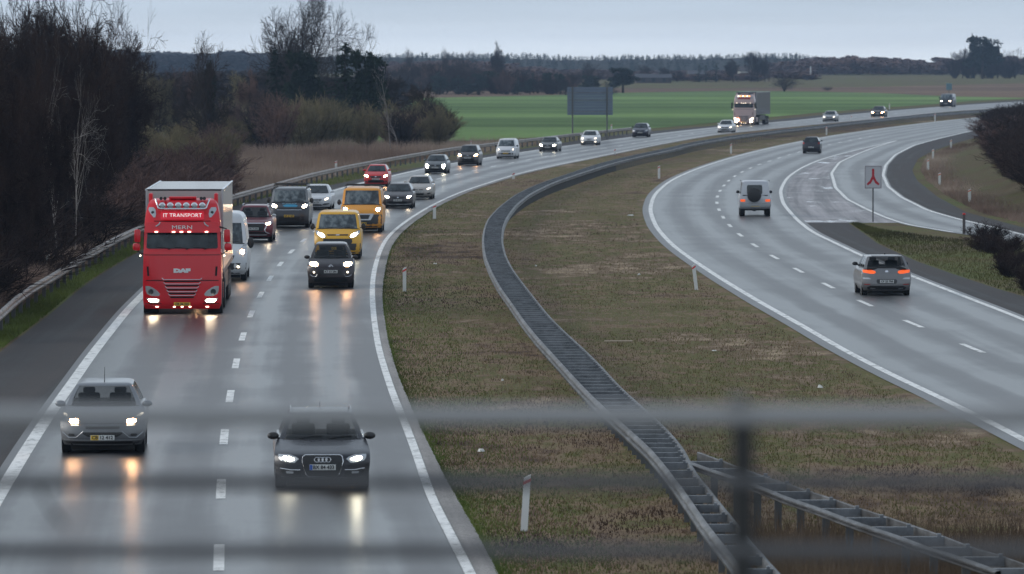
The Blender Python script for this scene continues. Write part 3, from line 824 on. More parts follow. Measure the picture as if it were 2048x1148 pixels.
# 1 silver hatchback, near left
lm = [[(0.66, .50, .66), (0.71, .49, .74), (0.76, .50, .80), (0.82, .66, .84), (0.88, .77, .845)]]
bl = [[(0.665, .51, .66), (0.70, .50, .70), (0.735, .50, .69), (0.755, .53, .66)]]
sp = base_spec('hatch', label='silver hatchback with warm headlights on and a thin roof aerial, nearest in the left lane', cat='car', paint=paint('silver_paint', (0.20, 0.21, 0.225), 0.55, 0.33, 0.45),
    near=2, lamps=lm, bulbs=bl, lamp=M['warm_lamp'], antenna=(1.9, 0.32), W=1.78, plate=('CB 12 412', 'yw', 0.36), poff=0.035, mirror=(1.00, 1.30),
    extras=[('side_light', [(0.80, .70, .77), (0.83, .73, .82), (0.865, .79, .84)], M['soft_lamp'], True, 0.024), ('lower_bulb', [(0.615, .50, .66), (0.63, .50, .66)], M['soft_lamp'], True),
            ('upper_grille', [(0.545, -.34, .34), (0.60, -.36, .36)], M['dgrey'], False), ('grille', [(0.375, -.30, .30), (0.43, -.40, .40), (0.475, -.42, .42)], M['black'], False),
            ('fog_lamp', [(0.385, .60, .70), (0.41, .57, .72), (0.44, .60, .70)], M['black'], True), ('bumper_lip', [(0.285, -.80, .80), (0.315, -.82, .82)], paint('silver_lip_paint', (0.42, 0.43, 0.45), 0.5), False, 0.02),
            ('lower_intake', [(0.215, -.74, .74), (0.27, -.78, .78)], M['black'], False)],
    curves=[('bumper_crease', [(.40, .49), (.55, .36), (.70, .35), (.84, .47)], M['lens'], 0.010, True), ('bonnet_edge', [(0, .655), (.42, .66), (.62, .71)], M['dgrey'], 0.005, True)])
silver = add('hatchback', sp, 207, 903)
for a in (-1, 1):
    for i in range(3): MB().tube([(a * (.20 + .05 * i), 0.02, .385 + .028 * i), (a * .36, .06, .385 + .028 * i)], 0.006, 5).build('grille_bar', M['dgrey'], silver)

# 2 black estate car, near right
lm = [[(0.545, .53, .64), (0.575, .50, .79), (0.62, .45, .83), (0.66, .50, .84), (0.70, .62, .84)]]
bl = [[(0.59, .60, .70), (0.615, .54, .74), (0.64, .58, .76), (0.66, .64, .74)]]
blk = paint('black_metallic_paint', (0.022, 0.024, 0.032), 0.4, 0.26, 0.5, (0.05, 0.045, 0.04))
gr = [(0.28, -.27, .27), (0.33, -.31, .31), (0.45, -.36, .36), (0.58, -.385, .385), (0.655, -.375, .375), (0.69, -.33, .33)]
sp = base_spec('estate', label='black estate car with silver roof rails, white headlights and four rings on its grille', cat='car', paint=blk, near=2, lamps=lm, bulbs=bl, lamp=M['cool_lamp'], rails=M['chrome'],
    antenna=(3.9, 0.10), mirror_paint=M['black'], plate=('BX 84 433', 'b', 0.46), poff=0.045, mirror=(0.96, 1.55), msize=(0.23, 0.15, 0.15),
    extras=[('grille', gr, M['black'], False, 0.018), ('lower_intake', [(0.27, .40, .70), (0.33, .42, .78), (0.38, .44, .80), (0.41, .45, .72)], M['under'], True),
            ('fog_lamp', [(0.33, .56, .68), (0.36, .55, .70), (0.375, .57, .68)], M['lens'], True, 0.02)],
    curves=[('grille_frame', [(0, .272), (.27, .272), (.315, .32), (.39, .58), (.375, .67), (.33, .70), (0, .70)], M['chrome'], 0.011, True), ('bumper_blade', [(.42, .405), (.60, .40), (.80, .425)], M['chrome'], 0.011, True),
            ('lip', [(0, .245), (.4, .245), (.78, .26)], M['dgrey'], 0.012, True)])
aud = add('estate_car', sp, 644, 974)
fb = sp['_body'].front
for i in range(4):
    cx = -0.108 + 0.072 * i
    pts = [(cx + 0.048 * math.cos(a), fb(cx, 0.61) - 0.034, 0.61 + 0.048 * math.sin(a)) for a in np.linspace(0, 2 * math.pi, 17)]
    MB().tube(pts, 0.0075, 6).build('emblem_ring', M['chrome'], aud)

# 5 dark people carrier with warm headlights
lm = [[(0.80, .46, .70), (0.85, .44, .82), (0.91, .44, .84), (0.96, .46, .845), (0.985, .55, .84)]]
sp = base_spec('mpv', label='dark brown people carrier with warm headlights, ahead of the yellow van', cat='car', paint=paint('dark_brown_paint', (0.030, 0.024, 0.028), 0.35, 0.28, 0.5, (0.06, 0.045, 0.035)), near=2,
    lamps=lm, bulbs=B_OF(lm, .12, .85, .08, .85), lamp=M['warm_lamp'], plate=('KT 53 286', 'w', 0.62), mirror_paint=M['black'], mirror=(1.10, 1.05),
    extras=[('grille', [(0.51, -.40, .40), (0.60, -.44, .44), (0.69, -.38, .38)], M['black'], False), ('fog_lamp', [(0.565, .60, .65), (0.60, .59, .66), (0.63, .60, .65)], M['soft_lamp'], True, 0.02), ('lower_intake', [(0.24, -.60, .60), (0.33, -.62, .62), (0.41, -.5, .5)], M['under'], False)],
    curves=[('fog_trim', [(.50, .52), (.54, .44), (.66, .43), (.76, .50)], M['chrome'], 0.012, True), ('emblem', [(0, .83), (-.05, .79)], M['chrome'], .010, False), ('emblem', [(0, .87), (-.09, .80)], M['chrome'], 0.012, True)])
add('people_carrier', sp, 662, 575)

# 6 yellow van
lm = [[(0.90, .52, .66), (0.96, .49, .80), (1.05, .56, .90), (1.13, .72, .94), (1.20, .86, .95)]]
yel = paint('yellow_paint', (0.80, 0.42, 0.025), 0, 0.38, 0.3)
sp = base_spec('van', label='yellow van with a wide slim grille, close behind the dark people carrier', cat='van', paint=yel, near=2, lamps=lm, bulbs=B_OF(lm, .15, .75, .1, .7), lamp=M['cool_lamp'], mirror_paint=M['black'], wt=0.84,
    extras=[('grille', [(0.99, -.42, .42), (1.045, -.47, .47)], M['black'], False), ('lower_grille', [(0.62, -.55, .55), (0.72, -.62, .62), (0.86, -.60, .60)], M['black'], False), ('bumper', [(0.24, -.92, .92), (0.40, -.95, .95), (0.55, -.965, .965), (0.66, -.97, .97)], M['dgrey'], False, 0.012),
            ('emblem', [(1.00, -.07, .07), (1.02, -.09, .09), (1.04, -.07, .07)], M['chrome'], False, 0.02)], plate=('CX 41 507', 'y', 0.46))
add('yellow_van', sp, 676, 517)
# 7 orange van with roof bars
lm = [[(1.02, .72, .92), (1.10, .68, .96), (1.18, .70, .965), (1.25, .80, .955)]]
sp = base_spec('van', label='orange van with black roof bars and a silver framed grille, behind the yellow van', cat='van', paint=paint('orange_paint', (0.80, 0.33, 0.03), 0, 0.38, 0.3), near=2, W=2.05, L=5.4, H=2.15,
    nose=[(z * 1.06, y, a, b) for z, y, a, b in N_VAN], cowl=(1.346, 0.66), top=(2.02, 1.10), rtop=5.3, rbase=5.36, wt=0.88, lamps=lm, bulbs=B_OF(lm, .05, .7, .1, .75), lamp=M['warm_lamp'], mirror_paint=M['black'], mirror=(1.42, 1.0),
    extras=[('bumper', [(0.26, -.95, .95), (0.45, -.98, .98), (0.62, -.99, .99), (0.80, -1.0, 1.0), (0.88, -.97, .97)], M['dgrey'], False, 0.014), ('grille_frame', [(0.60, -.44, .44), (0.72, -.52, .52), (0.92, -.62, .62)], M['lens'], False, 0.03), ('grille', [(0.66, -.34, .34), (0.76, -.38, .38), (0.86, -.42, .42)], M['black'], False, 0.042)],
    plate=('BM 39 214', 'y', 0.44))
org = add('orange_van', sp, 724, 464)
for y in (1.9, 3.9):
    MB().tube([(-.86, y, 2.08), (-.84, y, 2.26), (.84, y, 2.26), (.86, y, 2.08)], 0.03, 6).build('roof_bar', M['black'], org)
# 8 dark red off-roader
lm = [[(0.80, .56, .80), (0.85, .50, .86), (0.90, .56, .87), (0.94, .70, .87)]]
sp = base_spec('suv', label='dark red off-road car with chrome strips beside its grille, behind the white van', cat='car', paint=paint('dark_red_paint', (0.16, 0.018, 0.030), 0.4, 0.28, 0.3), near=2, lamps=lm, bulbs=B_OF(lm, .2, .8), lamp=M['white_lamp'], plate=('AW 72 530', 'w', 0.62), rails=M['chrome'], mirror_paint=M['lens'],
    extras=[('grille', [(0.50, -.44, .44), (0.62, -.50, .50), (0.76, -.52, .52), (0.84, -.48, .48)], M['black'], False), ('bar', [(0.86, -.50, .50), (0.90, -.52, .52)], M['chrome'], False, 0.02), ('skid_plate', [(0.30, -.60, .60), (0.36, -.66, .66)], M['lens'], False, .02), ('lower_intake', [(0.38, -.62, .62), (0.47, -.55, .55)], M['under'], False)],
    curves=[('chrome_strip', [(.56, .84), (.60, .70), (.52, .58), (.56, .46), (.74, .38)], M['chrome'], 0.022, True)])
add('offroad_car', sp, 508, 483)
# 9 dark van with roof rack
lm = [[(1.00, .62, .84), (1.08, .58, .92), (1.16, .66, .945), (1.22, .80, .94)]]
sp = base_spec('van', label='dark grey van with a full roof rack, blue bonnet picture and yellow plate', cat='van', paint=paint('dark_grey_paint', (0.050, 0.052, 0.060), 0.3, 0.3, 0.4), near=2, lamps=lm, bulbs=B_OF(lm, .15, .8), lamp=M['white_lamp'], mirror_paint=M['black'], roof_paint=paint('grey_roof_paint', (0.20, 0.21, 0.22), 0.4),
    plate=('DK 27 660', 'y', 0.60), extras=[('grille', [(0.92, -.50, .50), (0.98, -.58, .58), (1.02, -.55, .55)], M['black'], False), ('bumper', [(0.24, -.92, .92), (0.40, -.95, .95), (0.58, -.96, .96)], M['black'], False), ('grille_bar', [(0.895, -.60, .60), (0.915, -.62, .62)], M['chrome'], False, 0.015), ('bonnet_picture', [(1.05, -.22, .36), (1.11, -.34, .42), (1.17, -.20, .30)], mat('blue_print', (0.03, 0.25, 0.42), 0.4), False, 0.006)])
dv = add('dark_van', sp, 580, 455)
dv_front = lambda x, b=sp['_body']: b.front(x, 1.205)
_b = MB()
for _x, _w in ((-.30, .12), (-.14, .10), (.0, .13), (.16, .10), (.30, .12)): _b.box((_x, dv_front(_x) - .012, 1.205), (_w, .012, .045))
_b.build('bonnet_lettering', mat('pale_blue_print', (0.35, 0.55, 0.65), 0.4), dv)
for sx in (-1, 1): MB().tube([(sx * .80, 1.3, 2.10), (sx * .80, 4.7, 2.10)], 0.03, 6).build('rack_rail', M['black'], dv)
for y in (1.3, 2.4, 3.5, 4.7): MB().tube([(-.82, y, 1.93), (-.80, y, 2.13), (.80, y, 2.13), (.82, y, 1.93)], 0.028, 6).build('rack_bar', M['black'], dv)
MB().tube([(-.80, 1.28, 2.20), (.80, 1.28, 2.20)], 0.035, 6).build('rack_roller', M['dgrey'], dv)
# 4 white van beside the lorry
lm = [[(0.98, .80, .93), (1.08, .74, .965), (1.20, .76, .97), (1.32, .86, .96)]]
sp = base_spec('van', label='tall white van with black mirrors, mostly hidden behind the red lorry', cat='van', paint=paint('white_paint_van', (0.62, 0.64, 0.66), 0, 0.35, 0.35, (0.22, 0.17, 0.13)), near=2, W=2.02, L=5.6, H=2.50,
    nose=[(z * 1.08, y * 1.15, a, b) for z, y, a, b in N_VAN], cowl=(1.372, 0.76), top=(2.12, 1.28), rtop=5.5, rbase=5.56, wt=0.86, lamps=lm, bulbs=B_OF(lm, .05, .75, .05, .5), lamp=M['warm_lamp'], mirror_paint=M['black'], mirror=(1.36, 1.05), msize=(0.24, 0.16, 0.42), R=0.35, yw=(1.0, 4.6),
    extras=[('bumper', [(0.26, -.94, .94), (0.45, -.97, .97), (0.66, -.985, .985)], M['dgrey'], False), ('grille', [(0.80, -.50, .50), (0.95, -.55, .55)], M['black'], False), ('fog_lamp', [(0.48, .66, .72), (0.52, .65, .73), (0.56, .66, .72)], M['soft_lamp'], True, 0.03)])
add('white_van', sp, 441, 560, off=0.0)
# 10 white coupe-like saloon
def std(kind, label, pt, lamp, cat='car', plate_=('w'), near=1, lamps=None, br=(.15, .8), **k):
    z = {'hatch': .62, 'saloon': .56, 'estate': .56, 'small': .66, 'mpv': .78, 'suv': .80}[kind]
    lm = lamps or L_HATCH(z, .50, .33, .15)
    ex = k.pop('extras', None)
    zc = z
    if ex is None:
        ex = [('grille', [(zc - .06, -.34, .34), (zc + .02, -.40, .40), (zc + .07, -.38, .38)], M['black'], False), ('lower_intake', [(0.27, -.52, .52), (0.34, -.58, .58), (zc - .20, -.50, .50)], M['under'], False),
              ('fog_lamp', [(0.32, .63, .74), (0.37, .62, .76), (0.40, .64, .74)], M['black'], True), ('emblem', [(zc, -.05, .05), (zc + .03, -.06, .06), (zc + .06, -.04, .04)], M['chrome'], False, .022)]
    return base_spec(kind, label=label, cat=cat, paint=pt, lamp=lamp, lamps=lm, bulbs=B_OF(lm, *br, .05, .85), near=near, plate=('AB 40 318', plate_, zc - .14), extras=ex, **k)
whp = paint('white_paint', (0.66, 0.67, 0.69), 0, 0.3, 0.3)
sp = std('saloon', 'white saloon with a slanted dark lower grille, right of the van with the roof rack', whp, M['white_lamp'], extras=[('grille', [(0.50, -.30, .30), (0.57, -.38, .38), (0.62, -.38, .38)], M['black'], False), ('side_intake', [(0.28, .42, .62), (0.33, .44, .80), (0.38, .56, .82)], M['black'], True), ('lower_intake', [(0.24, -.42, .42), (0.32, -.34, .34)], M['under'], False), ('bar', [(0.55, -.36, .36), (0.565, -.37, .37)], M['chrome'], False, .03)])
sp['lamp'] = M['soft_lamp']
add('white_saloon', sp, 632, 419)
sp = std('hatch', 'brownish grey car with bright headlights, right of the orange van', paint('brown_grey_paint', (0.085, 0.075, 0.080), 0.5, 0.3), M['white_lamp'], W=1.80, curves=[('bumper_lip', [(0, .24), (.5, .24), (.78, .27)], M['lens'], .02, True)])
add('brown_grey_car', sp, 797, 416)
sp = std('hatch', 'pale beige saloon with twin slot grille, beside the brownish grey car', paint('beige_paint', (0.46, 0.43, 0.40), 0.3, 0.3), M['soft_lamp'], extras=[('grille', [(.58, .04, .26), (.63, .03, .30)], M['black'], True), ('lower_intake', [(.27, -.30, .30), (.33, -.38, .38), (.38, -.36, .36)], M['black'], False), ('fog_lamp', [(.31, .55, .68), (.38, .53, .76), (.42, .66, .80)], M['black'], True)])
add('beige_car', sp, 838, 398)
sp = std('small', 'small bright red car with glowing headlights on the left lane', paint('bright_red_paint', (0.62, 0.02, 0.02), 0, 0.3, 0.2), M['warm_lamp'])
add('small_red_car', sp, 753, 373)
sp = std('hatch', 'grey car with tall greenish white lamps, behind the small red car', paint('slate_paint', (0.115, 0.125, 0.130), 0.5, 0.3), M['cool_lamp'], lamps=[[(.42, .60, .68), (.50, .56, .74), (.62, .50, .80), (.72, .54, .84), (.78, .66, .84)]], br=(.1, .85))
add('grey_green_car', sp, 872, 347)
sp = std('mpv', 'brown grey people carrier with warm headlights, left of the small white van', paint('taupe_paint', (0.085, 0.075, 0.072), 0.4, 0.3), M['warm_lamp'])
add('taupe_people_carrier', sp, 937, 331)
lm = [[(.78, .58, .78), (.86, .56, .82), (.93, .62, .84)]]
sp = base_spec('van', label='small white van with an orange number plate in the middle distance', cat='van', paint=whp, near=1, W=1.80, L=4.3, H=1.83, nose=[(z * .90, y * 1.1, a, b) for z, y, a, b in N_VAN], zb=0.2, cowl=(1.143, .72), top=(1.68, 1.22), rtop=4.2, rbase=4.26, wt=0.80, R=.31, yw=(.85, 3.5), lamps=lm, bulbs=B_OF(lm), lamp=M['soft_lamp'], mirror_paint=M['black'], mirror=(1.14, 1.0), msize=(.2, .14, .18),
    extras=[('bumper', [(.22, -.83, .83), (.40, -.86, .86), (.54, -.87, .87)], M['dgrey'], False), ('grille', [(.66, -.4, .4), (.74, -.44, .44)], M['black'], False)], plate=('CK 18 845', 'y', 0.50))
add('small_white_van', sp, 1013, 317)
sp = std('saloon', 'grey saloon with bright headlights, just left of the big road sign back', paint('mid_grey_paint', (0.13, 0.14, 0.14), 0.5, 0.3), M['cool_lamp'])
add('grey_saloon', sp, 1097, 303)
sp = std('hatch', 'white car with a dark vee shaped grille, below the big road sign back', whp, M['soft_lamp'], extras=[('grille', [(.56, -.06, .06), (.62, -.24, .24), (.66, -.34, .34)], M['black'], False), ('lower_intake', [(.24, -.50, .50), (.34, -.58, .58), (.40, -.40, .40)], M['under'], False), ('fog_lamp', [(.30, .60, .72), (.38, .60, .74)], M['soft_lamp'], True)])
add('white_hatchback', sp, 1179, 290)
sp = std('hatch', 'dark navy car with its lamps off, right of the big road sign back', paint('navy_paint', (0.028, 0.030, 0.050), 0.4, 0.25), M['soft_lamp'])
sp['bulbs'] = [[]]
add('navy_car', sp, 1281, 274)
sp = std('saloon', 'white car overtaking the distant lorry with the grey curtain trailer', whp, M['soft_lamp'])
add('white_car', sp, 1451, 265)
sp = std('saloon', 'pale silver car right of the distant lorry', paint('light_silver_paint', (0.42, 0.43, 0.44), 0.5, 0.3), M['soft_lamp'])
add('silver_car', sp, 1659, 243)
sp = std('saloon', 'small brown car with bright lamps, second from the far end of the queue', paint('dark_bronze_paint', (0.10, 0.08, 0.07), 0.5, 0.3), M['warm_lamp'])
add('bronze_car', sp, 1756, 234)
lm = [[(.84, .56, .74), (.92, .54, .76), (1.0, .56, .74)]]
sp = base_spec('van', label='black van with round bright headlights, farthest vehicle coming this way', cat='van', paint=paint('black_paint_van', (0.012, 0.014, 0.016), 0, 0.3), near=1, W=1.95, L=4.9, H=1.95, lamps=lm, bulbs=B_OF(lm), lamp=M['white_lamp'], mirror_paint=M['black'], roof_paint=paint('pale_roof_paint', (0.16, 0.17, 0.19), 0.4),  # roof in a paler grey than the black body
    extras=[('grille', [(.70, -.5, .5), (.95, -.5, .5)], M['black'], False)], plate=('BD 62 091', 'w', .5))
add('black_van', sp, 1893, 214, line=LC)

# cars driving away on the right carriageway
lmb = [[(0.62, .50, .60), (0.68, .50, .82), (0.73, .60, .84)]]
sp = base_spec('hatch', label='grey hatchback driving away with wide lit tail lamps on the right carriageway', cat='car', paint=paint('grey_car_paint', (0.20, 0.20, 0.205), 0.5, 0.3, 0.4, (0.10, 0.085, 0.08)), near=2, lamps=lmb, bulbs=[[]], lamp=M['soft_lamp'], W=1.80, L=4.26, H=1.43, br=0.26, brg=0.14,
    nose=[(a, b, c, d) for a, b, c, d in N_HATCH], tail=[(0.19, 0.10), (0.30, 0.02), (0.50, 0.0), (0.62, 0.05), (0.80, 0.08), (0.99, 0.16)], rtop=3.78, rbase=4.08, mirror_paint=M['black'],
    rplate=('CP 25 708', 'w', 0.52), wt=0.74, gw=.97,
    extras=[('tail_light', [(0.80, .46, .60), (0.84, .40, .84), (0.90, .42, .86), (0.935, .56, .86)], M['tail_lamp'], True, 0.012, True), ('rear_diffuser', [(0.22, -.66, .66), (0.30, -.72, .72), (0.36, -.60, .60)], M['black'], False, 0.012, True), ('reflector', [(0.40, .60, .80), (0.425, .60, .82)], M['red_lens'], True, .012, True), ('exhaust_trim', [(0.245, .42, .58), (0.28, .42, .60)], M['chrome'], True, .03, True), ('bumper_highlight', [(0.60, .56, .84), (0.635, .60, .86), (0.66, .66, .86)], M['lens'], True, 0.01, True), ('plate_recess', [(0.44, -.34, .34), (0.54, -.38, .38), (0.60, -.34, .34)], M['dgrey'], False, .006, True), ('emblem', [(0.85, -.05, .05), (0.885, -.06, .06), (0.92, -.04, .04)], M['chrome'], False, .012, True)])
golf = add('grey_hatchback', sp, 1770, 590, line=RC, wheel='r')
MB().box((0, 4.02 - 0.02, 1.445), (1.10, 0.22, 0.03), Matrix.Rotation(-0.08, 3, 'X')).build('roof_spoiler', sp['paint'], golf)
MB().bbox((0, 3.25, 1.50), (0.05, 0.16, 0.07), 0.02).build('roof_antenna', M['black'], golf)
sp = base_spec('small', label='dark small hatchback driving away, farthest on the right carriageway', cat='car', paint=paint('deep_blue_paint', (0.022, 0.024, 0.035), 0.3, 0.3), near=1, lamps=lmb, bulbs=[[]], lamp=M['soft_lamp'], rplate=('AV 61 377', 'w', .55), tail=[(0.18, .08), (.45, 0), (.75, .03), (1.03, .1)],
    extras=[('tail_light', [(0.85, .62, .78), (0.95, .64, .80), (1.0, .66, .80)], M['red_lens'], True, .012, True), ('bumper_insert', [(.24, -.6, .6), (.36, -.6, .6)], M['black'], False, .012, True)])
add('dark_hatchback', sp, 1623, 306, line=RC, wheel='r')

# boxy off-road car with a spare wheel
def boxy():
    sp = base_spec('suv', label='boxy silver off-road car with a black spare wheel on its back door', cat='car', paint=paint('boxy_silver_paint', (0.50, 0.51, 0.54), 0.4, 0.35, 0.4), near=2, lamps=[[(0.72, .50, .64), (0.80, .48, .66), (0.88, .50, .64)]], bulbs=[[]], lamp=M['soft_lamp'], W=1.76, L=4.3, H=1.94, zb=0.42, R=0.38, tw=0.27,
        nose=[(0.42, .12, .93, .10), (0.55, .05, .97, .10), (0.75, .02, .985, .10), (0.95, .02, .985, .10), (1.05, .05, .97, .10), (1.13, .35, .955, .10), (1.17, 1.2, .945, .10)], nf=5.0, cowl=(1.17, 1.22), top=(1.84, 1.50), rtop=4.22, rbase=4.28, wt=0.80, ng=7.0, br=0.06, brg=0.04, bow=0.05, rake=1.0,
        tail=[(0.42, .10), (.55, .02), (.9, 0.0), (1.17, .02)], rear_glass=False, mirror_paint=M['black'], mirror=(1.25, 1.45), msize=(.20, .1, .17),
        extras=[('tail_light', [(0.80, .56, .80), (0.86, .55, .82), (0.93, .56, .80)], M['tail_lamp'], True, .015, True), ('bumper', [(0.50, -.84, .84), (0.60, -.86, .86), (0.68, -.85, .85)], M['lens'], False, .05, True), ('door_edge', [(0.71, -.80, .80), (0.725, -.80, .80)], M['black'], False, .008, True)], rplate=('DB 55 190', 'y', .60), yw=(.75, 3.55))
    r = add('boxy_offroad_car', sp, 1510, 432, line=RC, wheel='r')
    gf = sp['_gh'].rear
    decal([(1.22, -.36, .44), (1.30, -.38, .46), (1.62, -.38, .46), (1.72, -.34, .42)], gf, .012, 6, .03, 1).build('rear_window', M['glass'], r, smooth=40)
    w = MB().lathe([(0.06, .02), (.33, .02), (.385, .05), (.385, .20), (.33, .235), (0.05, .245)], 28, (0.06, 4.28, 1.16), 'Y').build('spare_wheel', M['black'], r, smooth=40)
    MB().tube([(-.78, 1.7, 1.93), (-.78, 4.1, 1.93)], .02, 6).build('roof_gutter', M['black'], r); MB().tube([(.78, 1.7, 1.93), (.78, 4.1, 1.93)], .02, 6).build('roof_gutter', M['black'], r)
    MB().tube([(-.5, 4.25, .40), (.5, 4.25, .40)], .03, 6).build('exhaust', M['dgrey'], r)
    MB().ell((0.05, 4.0, .40), (.34, .3, .26), 10).build('axle_housing', M['under'], r, smooth=60)
    return r
boxy()

# ------------------------------------------------------------------ lorries
def lorry(near, label, cabp, trailp, u, v, top_sign=None, red=True):
    root = empty('lorry' if near else 'distant_lorry', (0, 0, 0), 0, label, 'lorry')
    lv = [(0.17, .10, 2.1, 1.18, .10, .05), (0.30, .02, 2.1, 1.235, .12, .05), (0.60, .0, 2.1, 1.25, .13, .05), (1.05, .0, 2.1, 1.25, .13, .05), (1.90, .04, 2.15, 1.235, .13, .05), (2.05, .07, 2.15, 1.23, .13, .05),
          (2.65, .26, 2.15, 1.215, .13, .05), (2.80, .28, 2.15, 1.21, .14, .05), (3.20, .42, 2.15, 1.17, .16, .05), (3.50, .62, 2.15, 1.10, .18, .05), (3.62, .80, 2.15, 1.02, .18, .05), (3.66, 1.0, 2.15, .9, .18, .05)]
    cab = Shape(lv, 5.0, (.05, .5, .9), 3); fn = cab.front
    skin(cab, lambda i, c, n: True, cap_top=True, cap_bot=True).build('cab', cabp, root, smooth=45)
    decal([(2.09, -1.10, 1.10), (2.13, -1.14, 1.14), (2.35, -1.13, 1.13), (2.58, -1.11, 1.11), (2.61, -1.09, 1.09)], fn, .014, 14).build('windscreen', M['glass'], root, smooth=50)
    for sx in (-1, 1):
        MB().bbox((sx * 1.232, .95, 2.34), (.03, .95, .55), .012).build('side_window', M['glass'], root)
        MB().bbox((sx * 1.238, 1.0, 1.45), (.02, 1.0, 1.05), .01).build('door_panel', cabp, root)
    # wipers
    for x in (-.45, .12, .70):
        curve_on([(x, 2.06), (x + .10, 2.10), (x - .35, 2.15)], fn, .012, .04, 5).build('wiper', M['black'], root)
    # sun visor
    decal([(2.60, -1.17, 1.17), (2.66, -1.20, 1.20), (2.88, -1.17, 1.17), (2.93, -1.14, 1.14)], fn, .16, 14, .16).build('sun_visor', cabp, root, smooth=40)
    for x in (-.82, -.27, -.02, .23, .78):
        MB().bbox((x, fn(x, 2.62) - .175, 2.625), (.10, .03, .04), .012).build('marker_light', M['soft_lamp'], root)
    # panels and seams of the front
    decal([(1.06, -1.16, 1.16), (1.085, -1.16, 1.16)], fn, .008, 14, .02).build('panel_seam', M['under'], root)
    decal([(1.88, -1.20, 1.20), (1.90, -1.20, 1.20)], fn, .008, 14, .02).build('panel_seam', M['under'], root)
    decal([(1.12, -.96, .96), (1.3, -1.0, 1.0), (1.58, -1.04, 1.04), (1.86, -1.06, 1.06)], fn, .022, 14, .03).build('front_panel', cabp, root, smooth=30)
    for sx in (-1, 1):
        decal([(1.22, sx * 1.08 - .03, sx * 1.08 + .03), (1.52, sx * 1.10 - .03, sx * 1.10 + .03)], fn, .012, 2).build('side_slot', M['under'], root)
    # grille with bright-edged bars
    decal([(0.54, -.42, .42), (0.62, -.50, .50), (0.80, -.54, .54), (1.03, -.60, .60)], fn, .012, 10).build('grille', cabp if red else M['black'], root)
    for i, z in enumerate((0.60, 0.72, 0.84, 0.97, 1.11)):
        hw = .40 + .05 * i; 
        g = decal([(z - .035, -hw, hw), (z, -hw - .02, hw + .02), (z + .03, -hw, hw)], fn, .045, 10, .04).build('grille_bar', cabp, root)
        curve_on([(-hw - .04, z + .05), (-hw + .02, z - .005), (hw - .02, z - .005), (hw + .04, z + .05)], fn, .013, .052).build('bar_edge', M['chrome'], g)
        decal([(z - .082, -hw + .03, hw - .03), (z - .037, -hw + .02, hw - .02)], fn, .020, 10, .02).build('bar_gap', M['under'], g)
    # lamps
    for sx in (-1, 1):
        def mm(r): return r if sx > 0 else mirror_rows(r)
        hl = decal(mm([(0.58, .74, .98), (0.64, .70, 1.12), (0.74, .78, 1.16), (0.84, .92, 1.17), (0.90, 1.06, 1.17)]), fn, .014, 8).build('headlight', M['lens'] if near else M['soft_lamp'], root, smooth=45)
        MB().lathe([(.02, -.02), (.07, -.03), (.09, 0), (.09, .04)], 16, (sx * .99, fn(.99, .72) - .02, .72), 'Y').build('reflector', M['dgrey'], hl)
        lw = decal(mm([(0.37, .76, 1.02), (0.43, .70, 1.10), (0.49, .74, 1.14), (0.51, .84, 1.15)]), fn, .014, 8).build('fog_light', M['lens'], root)
        decal(mm([(0.39, .78, 1.0), (0.43, .76, 1.06), (0.47, .80, 1.08)]), fn, .026, 6, .02).build('bulb', M['white_lamp'], lw)
        ul = decal(mm([(3.08, .86, .92), (3.20, .84, 1.02), (3.32, .86, 1.09), (3.40, .92, 1.07)]), fn, .014, 8).build('roof_light', M['lens'], root, smooth=45)
        MB().ell((sx * .95, fn(.95, 3.24) - .03, 3.24), (.10, .05, .10), 10).build('reflector', M['dgrey'], ul, smooth=60)
        MB().bbox((sx * .80, fn(.8, .22) - .02, .235), (.10, .03, .035), .012).build('marker_light', M['soft_lamp'], root)
        decal(mm([(0.33, .66, 1.16), (0.355, .66, 1.18)]), fn, .01, 8, .02).build('bumper_crease', M['under'], root)
        # mirrors on their arm
        MB().bbox((sx * 1.43, .34, 2.49), (.20, .16, .42), .06).build('mirror', cabp if red else M['black'], root, smooth=50)
        MB().bbox((sx * 1.46, .34, 2.14), (.24, .18, .24), .08).build('mirror', cabp if red else M['black'], root, smooth=50)
        MB().tube([(sx * 1.18, .38, 2.78), (sx * 1.40, .34, 2.72), (sx * 1.42, .36, 2.0), (sx * 1.2, .4, 1.88)], .03, 6).build('mirror_arm', M['black'], root)
        MB().ell((sx * 1.34, .30, 1.86), (.06, .06, .06), 8).build('side_light', M['soft_lamp'], root)
    for x in (-.25, 0, .25): MB().bbox((x, fn(x, .22) - .02, .235), (.08, .03, .035), .012).build('marker_light', M['soft_lamp'], root)
    p = MB().bbox((0, -.02, .325), (.52, .02, .11), .006).build('number_plate', M['plate_y'], root)
    text_mesh('plate_lettering', 'CR 36 225', .095, M['ink'], p, (0, -.034, .325), width=.44, bold=.003)
    # lettering
    if near:
        text_mesh('maker_lettering', 'DAF', .155, M['white_paint'], root, (0, fn(.1, 1.38) - .035, 1.385), width=.54, bold=.016, thick=.012)
        text_mesh('name_lettering', 'MERN', .17, M['white_paint'], root, (0, fn(0, 2.77) - .172, 2.765), width=.64, bold=0, thick=.01)
        sb = decal([(3.01, -.66, .66), (3.03, -.69, .69), (3.25, -.69, .69), (3.27, -.66, .66)], fn, .10, 12, .10).build('sign_box', mat('sign_red', (0.72, 0.012, 0.03), 0.35, emit=(1, .02, .05), estr=0.12), root)
        text_mesh('sign_lettering', 'JT TRANSPORT', .185, mat('sign_white', (.85, .85, .85), .4, emit=(1, .9, .85), estr=.35), sb, (0, fn(.62, 3.14) - .112, 3.14), width=1.26, bold=.001, thick=.006)
        for sx in (-1, 1): curve_on([(sx * .84, 2.80), (sx * .74, 2.86), (sx * .70, 2.93)], fn, .022, .17).build('visor_mark', M['lens'], root)
